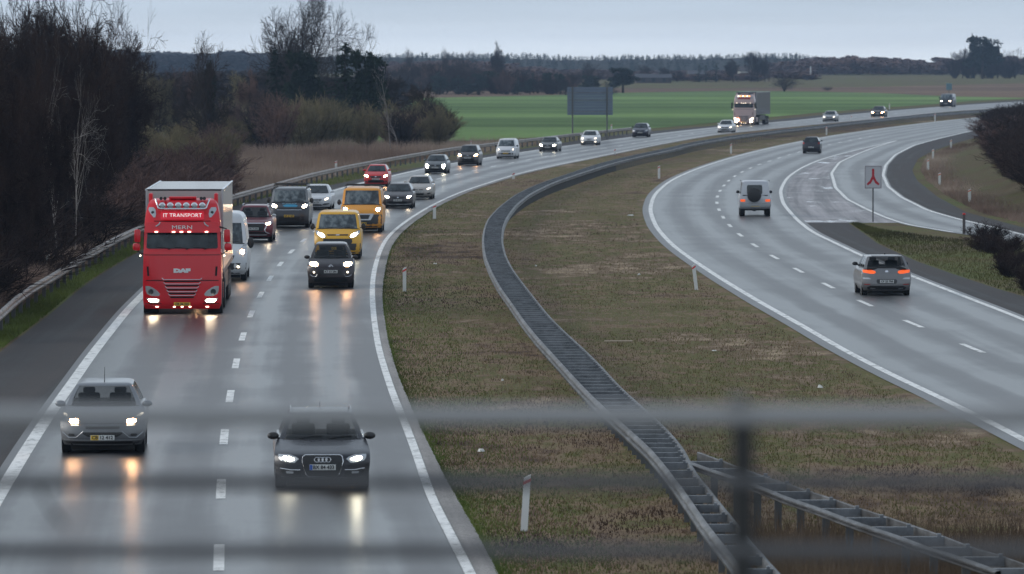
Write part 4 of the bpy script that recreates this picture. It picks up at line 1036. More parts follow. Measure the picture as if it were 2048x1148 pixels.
        curve_on([(-.90, 2.965), (-.4, 2.95), (.4, 2.95), (.90, 2.965)], fn, .012, .012).build('roof_crease', M['under'], root)
    # lamp bar, lamps and horns
    yb = .42
    MB().tube([(-.86, yb + .18, 3.66), (-.82, yb + .06, 3.55), (-.76, yb - .08, 3.38), (-.68, yb - .12, 3.35), (.68, yb - .12, 3.35), (.76, yb - .08, 3.38), (.82, yb + .06, 3.55), (.86, yb + .18, 3.66)], .028, 8).build('lamp_bar', M['chrome'], root, smooth=60)
    for i in range(6):
        x = -.64 + .256 * i
        l = MB().lathe([(.03, .10), (.10, .04), (.105, -.02), (.09, -.03)], 16, (x, yb - .08, 3.46), 'Y').build('spotlight', M['chrome'], root, smooth=40)
        MB().ell((x, yb - .115, 3.46), (.17, .03, .12), 12).build('lens', M['lens'], l, smooth=60)
        if not near: l.children[0].data.materials[0] = M['orange_lamp'] if i % 2 else M['soft_lamp']
    for x in (-.68, -.56, .60, .70):
        MB().lathe([(.055, -.02), (.05, .06), (.025, .3)], 12, (x, yb + .12, 3.68), 'Y').build('horn', M['black'], root, smooth=50)
    MB().bbox((0, .95, 3.70), (.88, .30, .08), .03).build('roof_hatch', cabp, root)
    for sx in (-1, 1):
        MB().bbox((sx * 1.05, 1.9, 3.35), (.12, .7, .95), .04).build('side_deflector', cabp, root)
        MB().bbox((sx * 1.17, 3.1, .62), (.10, 2.3, .55), .04).build('side_skirt', cabp, root)
    # chassis, wheels
    MB().box((0, 4.6, .85), (.9, 6.2, .25)).build('chassis', M['under'], root)
    for y in (1.42, 5.0):
        for sx in (-1, 1):
            w = wheel(root, sx * (1.05 if y < 2 else .98), y, .50, .32 if y < 2 else .56)
            MB().lathe([(.60, sx * .80), (.60, sx * 1.262)], 24, (0, y, .5)).build('wheel_arch', M['under'], root) if y < 2 else None
    t0 = 2.75; TL = 13.6
    MB().bbox((0, t0 + TL / 2, 2.58), (2.50, TL, 2.66), .03).build('trailer_box', trailp, root)
    for sx in (-1, 1):
        MB().bbox((sx * 1.235, t0 + TL / 2, 3.905), (.08, TL + .02, .06), .015).build('top_rail', M['lens'], root)
        MB().bbox((sx * 1.255, t0 + TL / 2, 1.27), (.02, TL, .14), .008).build('bottom_rail', M['galv_dark'], root)
        MB().bbox((sx * 1.18, t0 + 6.0, .80), (.04, 5.2, .55), .012).build('side_guard', M['dgrey'], root)
        MB().bbox((sx * 1.22, t0 - .015, 2.58), (.07, .03, 2.66), .01).build('corner_post', M['lens'], root)
    MB().bbox((0, t0 + .04, 3.905), (2.50, .10, .06), .015).build('top_rail', M['dgrey'], root)
    for k in range(3):
        for sx in (-1, 1): wheel(root, sx * 1.02, t0 + 9.2 + k * 1.32, .50, .40)
    MB().box((0, t0 + 10.4, .95), (1.6, 4.2, .3)).build('bogie', M['under'], root)
    hd = heading_on(LC, v)
    if near: root.scale = (.96, .96, .96)
    put(root, u, v, .9, hd)
    return root
tr_grey = paint('trailer_paint', (0.42, 0.41, 0.39), 0.2, 0.35, 0.45, (0.22, 0.18, 0.14))
red_p = paint('lorry_red_paint', (0.70, 0.002, 0.012), 0, 0.30, 0.05)
lorry(True, 'red articulated lorry with a silver box trailer, lamp bar and JT TRANSPORT roof sign', red_p, tr_grey, 366, 626)
far = lorry(False, 'distant white and red lorry with a dark grey curtain trailer and orange lamps', paint('far_cab_paint', (0.50, 0.36, 0.34), 0, 0.35), paint('grey_curtain', (0.085, 0.09, 0.105), 0, 0.6), 1489, 250, red=False)
MB().bbox((0, .44, 3.14), (1.5, .12, .24), .03).build('sign_box', M['red_lens'], far)
MB().box((-.7, -.06, .62), (.2, .06, .14)).build('fog_light', M['warm_lamp'], far)
# ------------------------------------------------------------------ crash barriers
def raised(pts, h, sig=3): return Line(pts, h, sig)
BH = 0.75
ML = raised([(1520, 1190), (1500, 1160), (1480, 1131), (1445, 1085), (1413, 1046), (1381, 999), (1356, 964), (1328, 928), (1303, 898), (1257, 857), (1221, 825), (1185.5, 793), (1150, 756), (1109, 711), (1074, 673), (1046, 638), (1022, 603), (1001, 575), (984, 544), (971, 512), (967, 481), (970, 457), (978, 436), (1000, 413), (1031, 389), (1075, 368), (1137, 347), (1200, 326), (1262, 311), (1340, 295), (1378, 285), (1470, 270), (1563, 259), (1655, 249), (1748, 238.5), (1841, 229), (1933, 222), (2048, 214), (2150, 209)], BH)
MR = raised([(1600, 1190), (1541, 1134), (1519, 1106), (1480, 1060), (1463, 1038), (1434, 1003), (1406, 967), (1381, 938), (1363, 895), (1331, 858), (1292, 822), (1267, 800), (1232, 768), (1203, 735), (1165, 697), (1126, 662), (1095, 631), (1067, 596), (1043, 565), (1022, 537), (1008, 509), (1002, 481), (1004.5, 453), (1013, 433), (1031, 409), (1059, 387), (1106, 364), (1169, 343), (1231, 324), (1300, 308), (1344, 299.5), (1382, 289), (1474, 273.5), (1567, 262), (1659, 252), (1752, 241), (1845, 231.5), (1937, 224.5), (2052, 216), (2154, 211)], BH)
BN = raised([(1374, 921), (1427, 939), (1470, 953), (1523, 973), (1576, 994), (1647, 1018), (1707, 1041), (1742, 1053), (1795, 1070), (1866, 1096), (1937, 1119), (2008, 1144), (2100, 1178)], BH)
BF = raised([(1385, 900), (1424, 914), (1466, 930), (1512, 946), (1562, 963), (1600, 977), (1660, 995), (1707, 1012), (1767, 1031), (1827, 1051), (1884, 1071), (1945, 1094), (2016, 1116.5), (2100, 1145)], BH)
LG = raised([(-80, 680), (0, 620), (31, 592), (64, 569), (100, 549), (125, 533), (156, 514), (195, 492), (237, 470), (272, 454), (370, 419), (471, 387), (539, 369), (623, 346), (701, 329), (803, 311), (900, 295), (981, 286), (1075, 275), (1153, 266), (1262, 254.5)], BH)
def rail(name, line, y0, y1, side, m, parent, xoff=0.0, hk=1.0):
    """W-shaped beam; side +1 = its face looks to +x"""
    prof = [(0, 0), (.05, -.02), (.075, -.06), (.075, -.10), (.02, -.14), (.02, -.17), (.075, -.21), (.075, -.25), (.05, -.29), (0, -.31), (-.012, -.29), (-.012, -.02)]
    prof = [(a, z * hk) for a, z in prof]
    ys = ys_between(y0, y1, 1.2, .012); vs = []; fs = []; k = len(prof)
    for y in ys:
        x = line.x_at(y) + xoff; d = world_dir(line, y); nx, ny = d.y * side, -d.x * side
        for a, z in prof: vs.append((x + nx * a, y + ny * a, BH + z + terrain(y)))
    for i in range(len(ys) - 1):
        for j in range(k):
            a = i * k + j; b = i * k + (j + 1) % k; fs.append((a, b, b + k, a + k) if side > 0 else (a, a + k, b + k, b))
    return MB().add(vs, fs).build(name, m, parent, smooth=40)
def stations(line, y0, y1, step):
    out = []; y = y0
    while y < y1:
        out.append(y); d = world_dir(line, y); y += step(y) * d.y if callable(step) else step * d.y
    return out
M['beam'] = mat('stained_beam_steel', (0.08, 0.085, 0.09), 0.5, 0.25)
_n = NT(M['beam']); _f = _n.noise(_n.coord('World', (1, .35, 1)), 2.2, 6, 0.75)
_n.set('Base Color', _n.ramp(_f, [(0.36, (0.040, 0.034, 0.030)), (0.5, (0.075, 0.078, 0.082)), (0.62, (0.150, 0.155, 0.162))]))
def mid_barrier():
    y0, y1 = 80.5, 860.0
    root = empty('double_crash_barrier', (ML.x_at(150), 150, 0), 0, 'long galvanised ladder-like double crash barrier winding along the grassy median', 'crash barrier')
    inv = Matrix.Translation((-ML.x_at(150), -150, 0))
    rail('beam', ML, y0, y1, -1, M['beam'], root, hk=.8).matrix_local = inv
    rail('beam', MR, y0, y1, 1, M['beam'], root, hk=.8).matrix_local = inv
    rung = MB(); k = 0; posts = MB(); restr = MB(); restp = MB()
    proto = {}
    for y in stations(ML, y0 + .5, y1, lambda y: 2.0 if y < 103 or y > 420 else 1.33):
        xa, xb = ML.x_at(y), MR.x_at(y)
        if xb - xa < .1: xb = xa + .4
        wdt = round(xb - xa, 2)
        if k < 90:
            c = MB().box((0, 0, 0), (wdt, .09, .012)); c.box((0, -.04, -.06), (wdt, .012, .11)); c.box((wdt * .5 - .07, .0, .02), (.05, .12, .04))
            o = c.build('crosspiece', M['galv'], root); o.location = ((xa + xb) / 2 - ML.x_at(150), y - 150, BH - .005)
            if 'p' not in proto:
                o2 = MB().box((0, 0, .34), (.10, .055, .68)).build('post', M['galv_dark'], root); proto['p'] = o2
            else:
                o2 = proto['p'].copy(); C.objects.link(o2); o2.parent = root
            o2.location = ((xa + xb) / 2 - ML.x_at(150), y - 150, 0)
        else:
            xx = (xa + xb) / 2 - ML.x_at(150)
            restr.box((xx, y - 150, BH - .005), (wdt, .09, .012)).box((xx, y - 150.04, BH - .065), (wdt, .012, .11)); restp.box((xx, y - 150, .34), (.10, .055, .68))
        k += 1
    restr.build('crosspieces_far', M['galv'], root)['kind'] = 'stuff'
    restp.build('posts_far', M['galv_dark'], root)['kind'] = 'stuff'
mid_barrier()
def branch():
    y0 = max(BN.yrange()[0], BF.yrange()[0]) + .3; y1 = BN.yrange()[1]
    ox, oy = BN.x_at(100), 100
    root = empty('crash_barrier_branch', (ox, oy, 0), 0, 'shorter barrier arm splitting off the ladder barrier towards the lower right corner', 'crash barrier')
    inv = Matrix.Translation((-ox, -oy, 0))
    rail('beam', BN, y0, y1, -1, M['beam'], root, hk=.42).matrix_local = inv
    rail('beam', BF, y0, BF.yrange()[1] - .5, 1, M['beam'], root, hk=.7).matrix_local = inv
    n = 13
    for i in range(n):
        y = y0 + .3 + (y1 - y0 - .6) * i / (n - 1)
        xa = BN.x_at(y); yb = y + .9; xb = BF.x_at(min(yb, BF.yrange()[1] - .1))
        c = MB().box((0, 0, 0), (.62, .10, .014)); c.box((0, -.05, -.06), (.62, .012, .12)); c.box((.24, 0, .025), (.06, .12, .05))
        o = c.build('crosspiece', M['galv'], root); o.location = (xa - ox + .30, y - oy + .12, BH - .01)
        MB().box((xa - ox + .05, y - oy + .1, .33), (.12, .07, .66)).build('post', M['galv_dark'], root)
branch()
def left_barrier():
    y0, y1 = LG.yrange(); y0 += .3; oy = 250; ox = LG.x_at(oy)
    root = empty('guard_rail', (ox, oy, 0), 0, 'single galvanised guard rail on posts along the outer edge of the left carriageway', 'guard rail')
    b = rail('beam', LG, y0, y1, 1, M['galv_warm'], root); b.matrix_local = Matrix.Translation((-ox, -oy, 0))
    rest = MB(); k = 0; first = None
    for y in stations(LG, y0 + .5, y1, 4.0):
        x = LG.x_at(y) - .10
        if k < 95:
            if first is None: first = MB().box((0, 0, .33), (.12, .07, .66)).box((.05, 0, .60), (.06, .14, .26)).build('post', M['galv_dark'], root); o = first
            else: o = first.copy(); C.objects.link(o); o.parent = root
            o.location = (x - ox, y - oy, 0)
        else: rest.box((x - ox, y - oy, .33), (.12, .07, .66))
        k += 1
    if rest.f: rest.build('posts_far', M['galv_dark'], root)['kind'] = 'stuff'
M['galv_warm'] = mat('grimy_galvanised_steel', (0.25, 0.22, 0.20), 0.5, 0.4)
_n = NT(M['galv_warm']); _f = _n.noise(_n.coord('World'), 1.5, 5, 0.7)
_n.set('Base Color', _n.ramp(_f, [(0.3, (0.14, 0.12, 0.11)), (0.65, (0.40, 0.35, 0.32))]))
left_barrier()

# ------------------------------------------------------------------ edge posts, signs, litter
M['post_white'] = mat('white_plastic', (0.72, 0.72, 0.70), 0.45)
M['refl_red'] = mat('red_reflector', (0.62, 0.03, 0.03), 0.3)
M['refl_orange'] = mat('orange_reflector', (0.75, 0.16, 0.04), 0.3)
def edge_post(u, vb, vt, label, m, tilt=0.0, grp='white edge posts'):
    p = G(u, vb); h = (vb - vt) * p.y / F
    w = 0.115 if p.y < 260 else 0.15
    r = empty('edge_post', (p.x, p.y, 0), 0, label, 'edge post', grp)
    r.rotation_euler = (0, tilt, 0)
    hw, d = w / 2, .05
    mb = MB(); mb.add([(-hw, -d, -.05), (hw, -d, -.05), (hw, d, -.05), (-hw, d, -.05), (-hw, -d, h - .07), (hw, -d, h), (hw, d, h), (-hw, d, h - .07)], [(3, 2, 1, 0), (4, 5, 6, 7), (0, 1, 5, 4), (1, 2, 6, 5), (2, 3, 7, 6), (3, 0, 4, 7)])
    mb.build('post', M['post_white'], r)
    c = MB(); e = .006; bt = .12
    c.add([(-hw - e, -d - e, h - .07 - bt), (hw + e, -d - e, h - bt), (hw + e, d + e, h - bt), (-hw - e, d + e, h - .07 - bt), (-hw - e, -d - e, h - .13), (hw + e, -d - e, h - .06), (hw + e, d + e, h - .06), (-hw - e, d + e, h - .13)], [(3, 2, 1, 0), (4, 5, 6, 7), (0, 1, 5, 4), (1, 2, 6, 5), (2, 3, 7, 6), (3, 0, 4, 7)])
    c.build('reflector_band', m, r)
    return r
R_, O_ = M['refl_red'], M['refl_orange']
for a in [(1048, 1063, 947, 'large white edge post with a red tipped top, nearest in the median', R_, .06), (809, 583, 533, 'white edge post with a red tip in the median, level with the dark people carrier', R_), (869, 438, 408, 'edge post on the median side of the bend beside the beige car', R_),
          (1027, 358, 344, 'small edge post right of the carriageway, below the small white van', R_), (1230, 309, 297, 'tiny edge post at the median edge, below the big sign back', R_), (1393, 580, 527, 'white edge post leaning left at the near edge of the right carriageway', R_, -.12),
          (1318, 357, 331, 'edge post in the median left of the sharp bend of the right carriageway', R_), (1462, 307, 287, 'edge post in the median above the boxy off-road car', R_), (1653, 270, 253, 'edge post in the median above the dark hatchback driving away', R_), (1870, 243, 227, 'edge post in the median below the black van', R_),
          (1703, 242, 231, 'tiny edge post in front of the far queue of cars', R_), (1223, 262, 248, 'white edge post just right of the big sign back, behind the guard rail', R_), (942, 293, 280, 'edge post behind the guard rail at the field corner', R_), (672, 352, 321, 'edge post behind the guard rail in the tall brown grass', R_),
          (1779, 219, 207, 'far edge post on the green field side, right of the small brown car', R_), (1902, 297, 279, 'orange topped post by the slip road, farthest of its row', O_), (1866, 319, 298, 'orange topped post by the slip road, second farthest of its row', O_), (1856, 341, 318, 'orange topped post at the tightest point of the slip road bend', O_),
          (1879, 371, 345, 'orange topped post by the slip road, second nearest of its row', O_), (1939, 405, 377, 'orange topped post by the slip road, nearest of its row', O_)]:
    edge_post(*a)
p = G(96, 566); edge_post(96, 571, 508, 'plain white edge post standing behind the guard rail at the dark wood', M['post_white'])
# big direction sign seen from behind
def sign_back():
    pb = G(1180, 279); s = F / pb.y
    r = empty('direction_sign', (pb.x, pb.y, 0), 0, 'grey back of a big direction sign on two posts at the green field', 'road sign')
    z0, z1 = (279 - 230) / s, (279 - 174) / s; w = 91 / s
    n = 10
    for i in range(n):
        zz = z0 + (z1 - z0) * (i + .5) / n
        if i == 0:
            pan = MB()
        pan.bbox((0, 0, zz), (w, .035, (z1 - z0) / n - .012), .006)
    pan.build('panel', mat('sign_back_steel', (0.15, 0.19, 0.25), 0.5, 0.3), r)
    for sx in (-35 / s, 34 / s): MB().tube([(sx, -.09, -.1), (sx, -.09, z1 + .06)], .075, 10).build('post', M['galv_dark'], r, smooth=40)
    for zz in (z0 + .35, (z0 + z1) / 2 + .1, z1 - .55): MB().box((0, -.035, zz), (w * .98, .03, .07)).build('crossbar', M['galv'], r)
sign_back()
def merge_sign():
    pb = G(1746, 444); s = F / pb.y
    r = empty('merge_sign', (pb.x, pb.y, 0), 0, 'white road sign with a red forked arrow on a post by the slip road', 'road sign')
    z0, z1 = (444 - 377) / s, (444 - 331) / s; w = 34 / s; zc = (z0 + z1) / 2
    MB().bbox((0, 0, zc), (w, .03, z1 - z0), .012).build('plate', mat('sign_white_sheet', (0.50, 0.50, 0.52), 0.45), r)
    MB().tube([(0, .05, -.1), (0, .05, z1 - .05)], .038, 10).build('post', M['galv_dark'], r, smooth=40)
    x, z = w / 2 - .025, (z1 - z0) / 2 - .025
    MB().tube([(-x, -.018, zc - z), (x, -.018, zc - z), (x, -.018, zc + z), (-x, -.018, zc + z), (-x, -.018, zc - z)], .014, 6).build('border', mat('sign_border', (0.10, 0.03, 0.04), .4), r)
    red = mat('sign_red_sheet', (0.45, 0.008, 0.02), 0.4); h = z1 - z0
    P = [(-.052, .36), (.052, .36), (.052, .05), (.15, -.16), (.30, -.30), (.24, -.36), (.10, -.27), (0, -.09), (-.10, -.27), (-.24, -.36), (-.30, -.30), (-.15, -.16), (-.052, .05)]
    MB().prism([(a * h * .95, zc + b * h * 1.0) for a, b in P][::-1], -.024, -.016).build('forked_arrow', red, r)
merge_sign()
pb = G(1928, 468); r = empty('wooden_post', (pb.x, pb.y, 0), 0, 'weathered wooden post with a red cap in the grass by the slip road', 'post')
MB().box((0, 0, .42), (.13, .10, .9), taper=.9).build('post', mat('grey_wood', (.10, .085, .08), .8), r); MB().bbox((0, 0, .90), (.13, .11, .08), .02).build('cap', M['refl_red'], r)
pb = G(1898, 200); r = empty('far_sign', (pb.x, pb.y, 0), 0, 'narrow blue grey sign on a pole rising behind the black van', 'road sign')
MB().tube([(0, 0, 0), (0, 0, 3.2)], .07, 8).build('post', M['galv_dark'], r); MB().bbox((0, -.08, 2.6), (1.1, .05, 1.3), .02).build('plate', mat('blue_grey_sheet', (.12, .20, .26), .5), r)
# litter
def scrap(u, v, w, h, label, seed, m):
    random.seed(seed); p = G(u, v); n = 9; mb = MB(); vs = []; fs = []
    for i in range(n):
        a = 2 * math.pi * i / n; q = random.uniform(.6, 1.1); vs.append((math.cos(a) * w / 2 * q, math.sin(a) * w / 2 * q, .0)); 
    for i in range(n):
        a = 2 * math.pi * (i + .5) / n; q = random.uniform(.3, .7); vs.append((math.cos(a) * w / 2 * q, math.sin(a) * w / 2 * q, h * random.uniform(.5, 1.1)))
    vs.append((0, 0, h * .5))
    for i in range(n):
        j = (i + 1) % n; fs += [(i, j, n + i), (j, n + j, n + i), (n + i, n + j, 2 * n)]
    o = mb.add(vs, fs).build('litter', m); o.location = (p.x, p.y, .02); tag(o, label, 'litter')
pw = mat('scrap_paper', (.65, .65, .62), .7)
for i, a in enumerate([(1261, 432, .38, .06, 'flat white scrap of litter high in the median near the bend'), (962, 905, .16, .06, 'crumpled white litter in the grass by the near black estate car'), (1641, 777, .17, .07, 'white crumpled litter near the lower edge of the right carriageway'), (1428, 703, .18, .03, 'small pale scrap of litter in the middle of the median, right of the plank'), (1005, 763, .08, .05, 'tiny white scrap left of the ladder barrier'), (1278, 551, .12, .06, 'tiny white scrap in the median above the plank'), (1072, 533, .10, .05, 'tiny pale scrap just right of the ladder barrier'), (870, 529, .18, .05, 'tiny pale scrap in the grass above the edge post')]):
    scrap(a[0], a[1], a[2], a[3], a[4], i + 5, pw)
p = G(1237, 685); o = MB().bbox((0, 0, .03), (.78, .16, .035), .008).build('plank', mat('pale_wood', (.42, .34, .25), .8)); o.location = (p.x, p.y, .01); o.rotation_euler = (0, 0, .15); tag(o, 'short pale wooden plank lying in the median grass', 'plank')

# ------------------------------------------------------------------ footbridge railing in front of the lens, out of focus, and the deck it stands on
def railing():
    Y = 11.0; r = empty('bridge_railing', (0, Y, H - 1.65), 0, 'blurred steel railing of the bridge across the bottom of the picture', 'railing')
    z = lambda v: H - (v - VH) * Y / F - (H - 1.65)
    gm = mat('railing_steel', (0.34, 0.34, 0.34), 0.6); dm = mat('railing_bars', (0.11, 0.11, 0.115), 0.6)
    MB().tube([(-15, 0, z(832)), (15, 0, z(832))], .019, 16).build('handrail', gm, r, smooth=60)
    for v in (965, 1103, 1233, 1363, 1493, 1623): MB().tube([(-15, 0, z(v)), (15, 0, z(v))], .0135, 10).build('rail', dm, r, smooth=50)
    for i in range(-7, 8):
        x = (1487 - U0) / F * Y + i * 2.0
        MB().bbox((x, .015, z(850) / 2), (.044, .04, z(850)), .006).build('post', mat('railing_post', (.02, .02, .02), .6) if i == -7 else bpy.data.materials['railing_post'], r)
    MB().bbox(((1475 - U0) / F * Y, -.005, z(800)), (.035, .05, .012), .004).build('clamp', M['galv'], r)
    MB().tube([((128 - U0) / F * Y, -.02, z(1050)), ((100 - U0) / F * Y, -.03, z(1015)), ((78 - U0) / F * Y, -.02, z(975)), ((72 - U0) / F * Y, 0, z(960))], .004, 6).build('wire_tie', M['black'], r)
railing()
o = MB().bbox((0, 5.2, H - 1.65 - .35), (60, 13.4, .7), .05).build('bridge_deck', mat('deck_concrete', (.25, .25, .24), .8)); o['kind'] = 'structure'

# ------------------------------------------------------------------ vegetation
rnd = random.Random(7)
def bark_mat(name, col, col2, scale=3):
    m = mat(name, col, 0.9, spec=0.1); N = NT(m); oi = N.n('ShaderNodeObjectInfo')
    f = N.noise(N.coord('Object', (1, 1, .4)), scale, 4, .6)
    c = N.ramp(f, [(.35, col), (.65, col2)])
    N.set('Base Color', N.mix(1.0, c, N.ramp(oi.outputs['Random'], [(0, (.75, .72, .72)), (1, (1.3, 1.25, 1.2))]), 'MULTIPLY')); return m
M['bark'] = bark_mat('dark_bark', (.018, .014, .013), (.045, .036, .033))
M['twig'] = bark_mat('bare_twigs', (.020, .015, .014), (.050, .040, .036), 0.5)
M['twig_red'] = bark_mat('reddish_twigs', (.075, .048, .044), (.170, .112, .098), 0.5)
M['twig_green'] = bark_mat('olive_twigs', (.105, .095, .054), (.225, .195, .118), 0.5)
M['twig_dark_shaded'] = bark_mat('dark_shaded_twigs', (.018, .012, .011), (.055, .038, .034), 0.5)  # vignette and shade over the scrub are put into this dark twig colour
M['birch'] = bark_mat('birch_bark', (.13, .12, .115), (.36, .335, .32), 6)
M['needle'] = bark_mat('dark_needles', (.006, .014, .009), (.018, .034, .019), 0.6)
M['needle_hazed'] = bark_mat('hazed_spruce_needles', (.022, .036, .032), (.035, .052, .042), 0.6)  # lightened so that part of the distance haze lies in the colour
def seg_mesh(segs, n=3):
    """tapered prisms (p0, p1, r0, r1) as quads, in one go"""
    A = np.array([s[0] for s in segs]); B = np.array([s[1] for s in segs]); ra = np.array([s[2] for s in segs]); rb = np.array([s[3] for s in segs])
    D = B - A; D /= np.linalg.norm(D, axis=1)[:, None] + 1e-9
    ref = np.where(np.abs(D[:, 2:3]) < .9, np.array([[0, 0, 1.]]), np.array([[1., 0, 0]]))
    X = np.cross(D, ref); X /= np.linalg.norm(X, axis=1)[:, None] + 1e-9; Y = np.cross(D, X)
    V = np.empty((len(segs), 2 * n, 3))
    for j in range(n):
        a = 2 * math.pi * j / n; o = X * math.cos(a) + Y * math.sin(a)
        V[:, j] = A + o * ra[:, None]; V[:, n + j] = B + o * rb[:, None]
    base = (np.arange(len(segs)) * 2 * n)[:, None]
    Fc = np.concatenate([base + np.array([[j, (j + 1) % n, (j + 1) % n + n, j + n]]) for j in range(n)])
    return V.reshape(-1, 3), Fc
def bare_tree(seed, h=10.0, spread=.8, trunk=.16, stems=1, forks=5, twigs=1.0, twig_r=.011, clear=.25, droop=0.0, wobble=.16, up=.35, depth=4):
    R = random.Random(seed); big = []; fine = []
    def rv(k): return Vector((R.gauss(0, k), R.gauss(0, k), R.gauss(0, k)))
    def grow(p, d, ln, r, lev):
        n = 5 if lev <= 1 else (4 if lev == 2 else 3)
        pts = [p]; dd = d.copy()
        for i in range(n):
            dd = (dd + rv(wobble) + Vector((0, 0, up * .25 if lev else .05)) - Vector((0, 0, droop * .4 * (lev >= 2)))).normalized()
            q = pts[-1] + dd * ln / n; pts.append(q)
        for i in range(n):
            r0 = r * (1 - .75 * i / n); r1 = r * (1 - .75 * (i + 1) / n)
            (big if lev <= 1 else fine).append((tuple(pts[i]), tuple(pts[i + 1]), max(r0, twig_r * .8), max(r1, twig_r * .6)))
        if lev >= depth: return
        k = {0: forks * 2 + 3, 1: forks + 2, 2: int(forks * twigs) + 2, 3: int(4 * twigs) + 2}.get(lev, 3)
        for i in range(k):
            t = (clear if lev == 0 else .2) + (1 - (clear if lev == 0 else .2)) * (i + R.random()) / k
            idx = min(n - 1, int(t * n)); f = t * n - idx
            q = pts[idx].lerp(pts[idx + 1], min(1, f))
            base = (pts[idx + 1] - pts[idx]).normalized()
            side = base.cross(rv(1)).normalized()
            ang = R.uniform(.45, .95) * (1.0 if lev else spread * 1.15)
            nd = (base * math.cos(ang) + side * math.sin(ang)).normalized()
            if lev == 0: l2 = ln * R.uniform(.32, .55) * spread * (1.15 - .6 * abs(t - .55))
            else: l2 = ln * R.uniform(.38, .66) * (1.1 - .4 * t)
            grow(q, nd, l2, r * (1 - .7 * t) * R.uniform(.42, .62), lev + 1)
    for s in range(stems):
        d = Vector((R.gauss(0, .05 if stems == 1 else .28), R.gauss(0, .05 if stems == 1 else .28), 1)).normalized()
        grow(Vector((R.gauss(0, .12 * (stems > 1)), R.gauss(0, .12 * (stems > 1)), -.15)), d, h * (1 if s == 0 else R.uniform(.7, 1)), trunk * (1 if s == 0 else .75), 0)
    zmax = max(s[1][2] for s in fine + big)
    k = h / zmax
    sc = lambda L: [((a[0] * k, a[1] * k, a[2] * k), (b[0] * k, b[1] * k, b[2] * k), c, d) for a, b, c, d in L]
    return sc(big), sc(fine)
def bush(seed, h=4.0, w=4.0, stems=26, twig_r=.012, twigs=1.0):
    """a dome of many thin stems that fork into twigs"""
    R = random.Random(seed); big = []; fine = []
    for s in range(stems):
        a = R.uniform(0, 6.283); rr = R.random() ** .6
        p = Vector((math.cos(a) * rr * w * .10, math.sin(a) * rr * w * .10, -.1))
        tip = Vector((math.cos(a) * rr * w * .5, math.sin(a) * rr * w * .5, h * (1 - .45 * rr * rr) * R.uniform(.72, 1.05)))
        pts = [p]; n = 5
        for i in range(1, n + 1):
            q = p.lerp(tip, i / n) + Vector((R.gauss(0, .12), R.gauss(0, .12), R.gauss(0, .08))) * h * .12; pts.append(q)
        for i in range(n): big.append((tuple(pts[i]), tuple(pts[i + 1]), .035 * (1 - .15 * i), .035 * (1 - .15 * (i + 1))))
        for k in range(int(20 * twigs)):
            t = R.uniform(.1, .98); i = min(n - 1, int(t * n)); q = pts[i].lerp(pts[i + 1], t * n - i)
            d = ((tip - p).normalized() * R.uniform(.3, 1) + Vector((R.gauss(0, .55), R.gauss(0, .55), R.gauss(.25, .35)))).normalized(); l = h * R.uniform(.08, .24)
            m_ = q + d * l; fine.append((tuple(q), tuple(m_), twig_r * 1.3, twig_r))
            for _ in range(3):
                d2 = (d + Vector((R.gauss(0, .5), R.gauss(0, .5), R.gauss(.1, .4)))).normalized(); s0 = q.lerp(m_, R.uniform(.3, 1)); fine.append((tuple(s0), tuple(s0 + d2 * l * R.uniform(.4, .9)), twig_r, twig_r * .7))
    return big, fine
def spruce(seed, h=9.0, w=4.2, tiers=20, bare=0.08, ragged=.35, dens=1.0):
    """trunk + drooping boughs made of many needle sprays"""
    R = random.Random(seed); Vv = []; Ff = []
    for t in range(tiers):
        f = t / (tiers - 1); z = h * (bare + (1 - bare) * f); rad = w / 2 * (1 - f) ** .8 * (1 if f > .12 else .8) + .1
        nb = max(4, int((12 - 6 * f) * dens))
        for b in range(nb):
            a = R.uniform(0, 6.283); L = rad * R.uniform(1 - ragged, 1 + ragged * .5)
            if R.random() < .12: continue
            d = Vector((math.cos(a), math.sin(a), 0)); zz = z + R.uniform(-.25, .25)
            ns = max(3, int(L / .28))
            for s in range(ns):
                q = (s + .5) / ns; c = d * L * q + Vector((0, 0, zz - .35 * L * q * q + .10 * L * q))
                for _ in range(2):
                    wd = .26 * (1 - .5 * q) + .10
                    ax = Vector((R.gauss(0, 1), R.gauss(0, 1), R.gauss(-.2, .5))).normalized() * wd; bx = (d * .7 + Vector((R.gauss(0, .4), R.gauss(0, .4), R.gauss(-.25, .3)))).normalized() * .32
                    k = len(Vv); Vv += [tuple(c - ax * .5), tuple(c + ax * .5), tuple(c + ax * .18 + bx), tuple(c - ax * .18 + bx)]; Ff.append((k, k + 1, k + 2, k + 3))
    return np.array(Vv), np.array(Ff)
def as_meshes(big, fine):
    a = seg_mesh(big, 5); b = seg_mesh(fine, 3); return a, b
PROTO = {}
def proto(key, data, mt, mc, tname='trunk', cname='crown'):
    (va, fa), (vb, fb_) = data
    a = npmesh(tname, va, fa, mt); b = npmesh(cname, vb, fb_, mc)
    ma, mb_ = a.data, b.data
    bpy.data.objects.remove(a); bpy.data.objects.remove(b)
    PROTO[key] = (ma, mb_, tname, cname, float(max(va[:, 2].max(), vb[:, 2].max())), float(np.percentile(np.hypot(vb[:, 0], vb[:, 1]), 97)))
def plant(key, name, x, y, height, width=None, label=None, cat='tree', group=None, z=0.0, crown_mat=None, rz=None):
    ma, mc, tn, cn, hh, ww = PROTO[key]
    r = empty(name, (x, y, z + terrain(y)), rnd.uniform(0, 6.28) if rz is None else rz, label, cat, group)
    k = height / hh; kx = (width / 2 / ww) if width else k
    r.scale = (kx, kx, k)
    for me, nm in ((ma, tn), (mc, cn)):
        o = bpy.data.objects.new(nm, me); C.objects.link(o); o.parent = r
        if nm == cn and crown_mat:
            o.material_slots[0].link = 'OBJECT'; o.material_slots[0].material = crown_mat
    return r
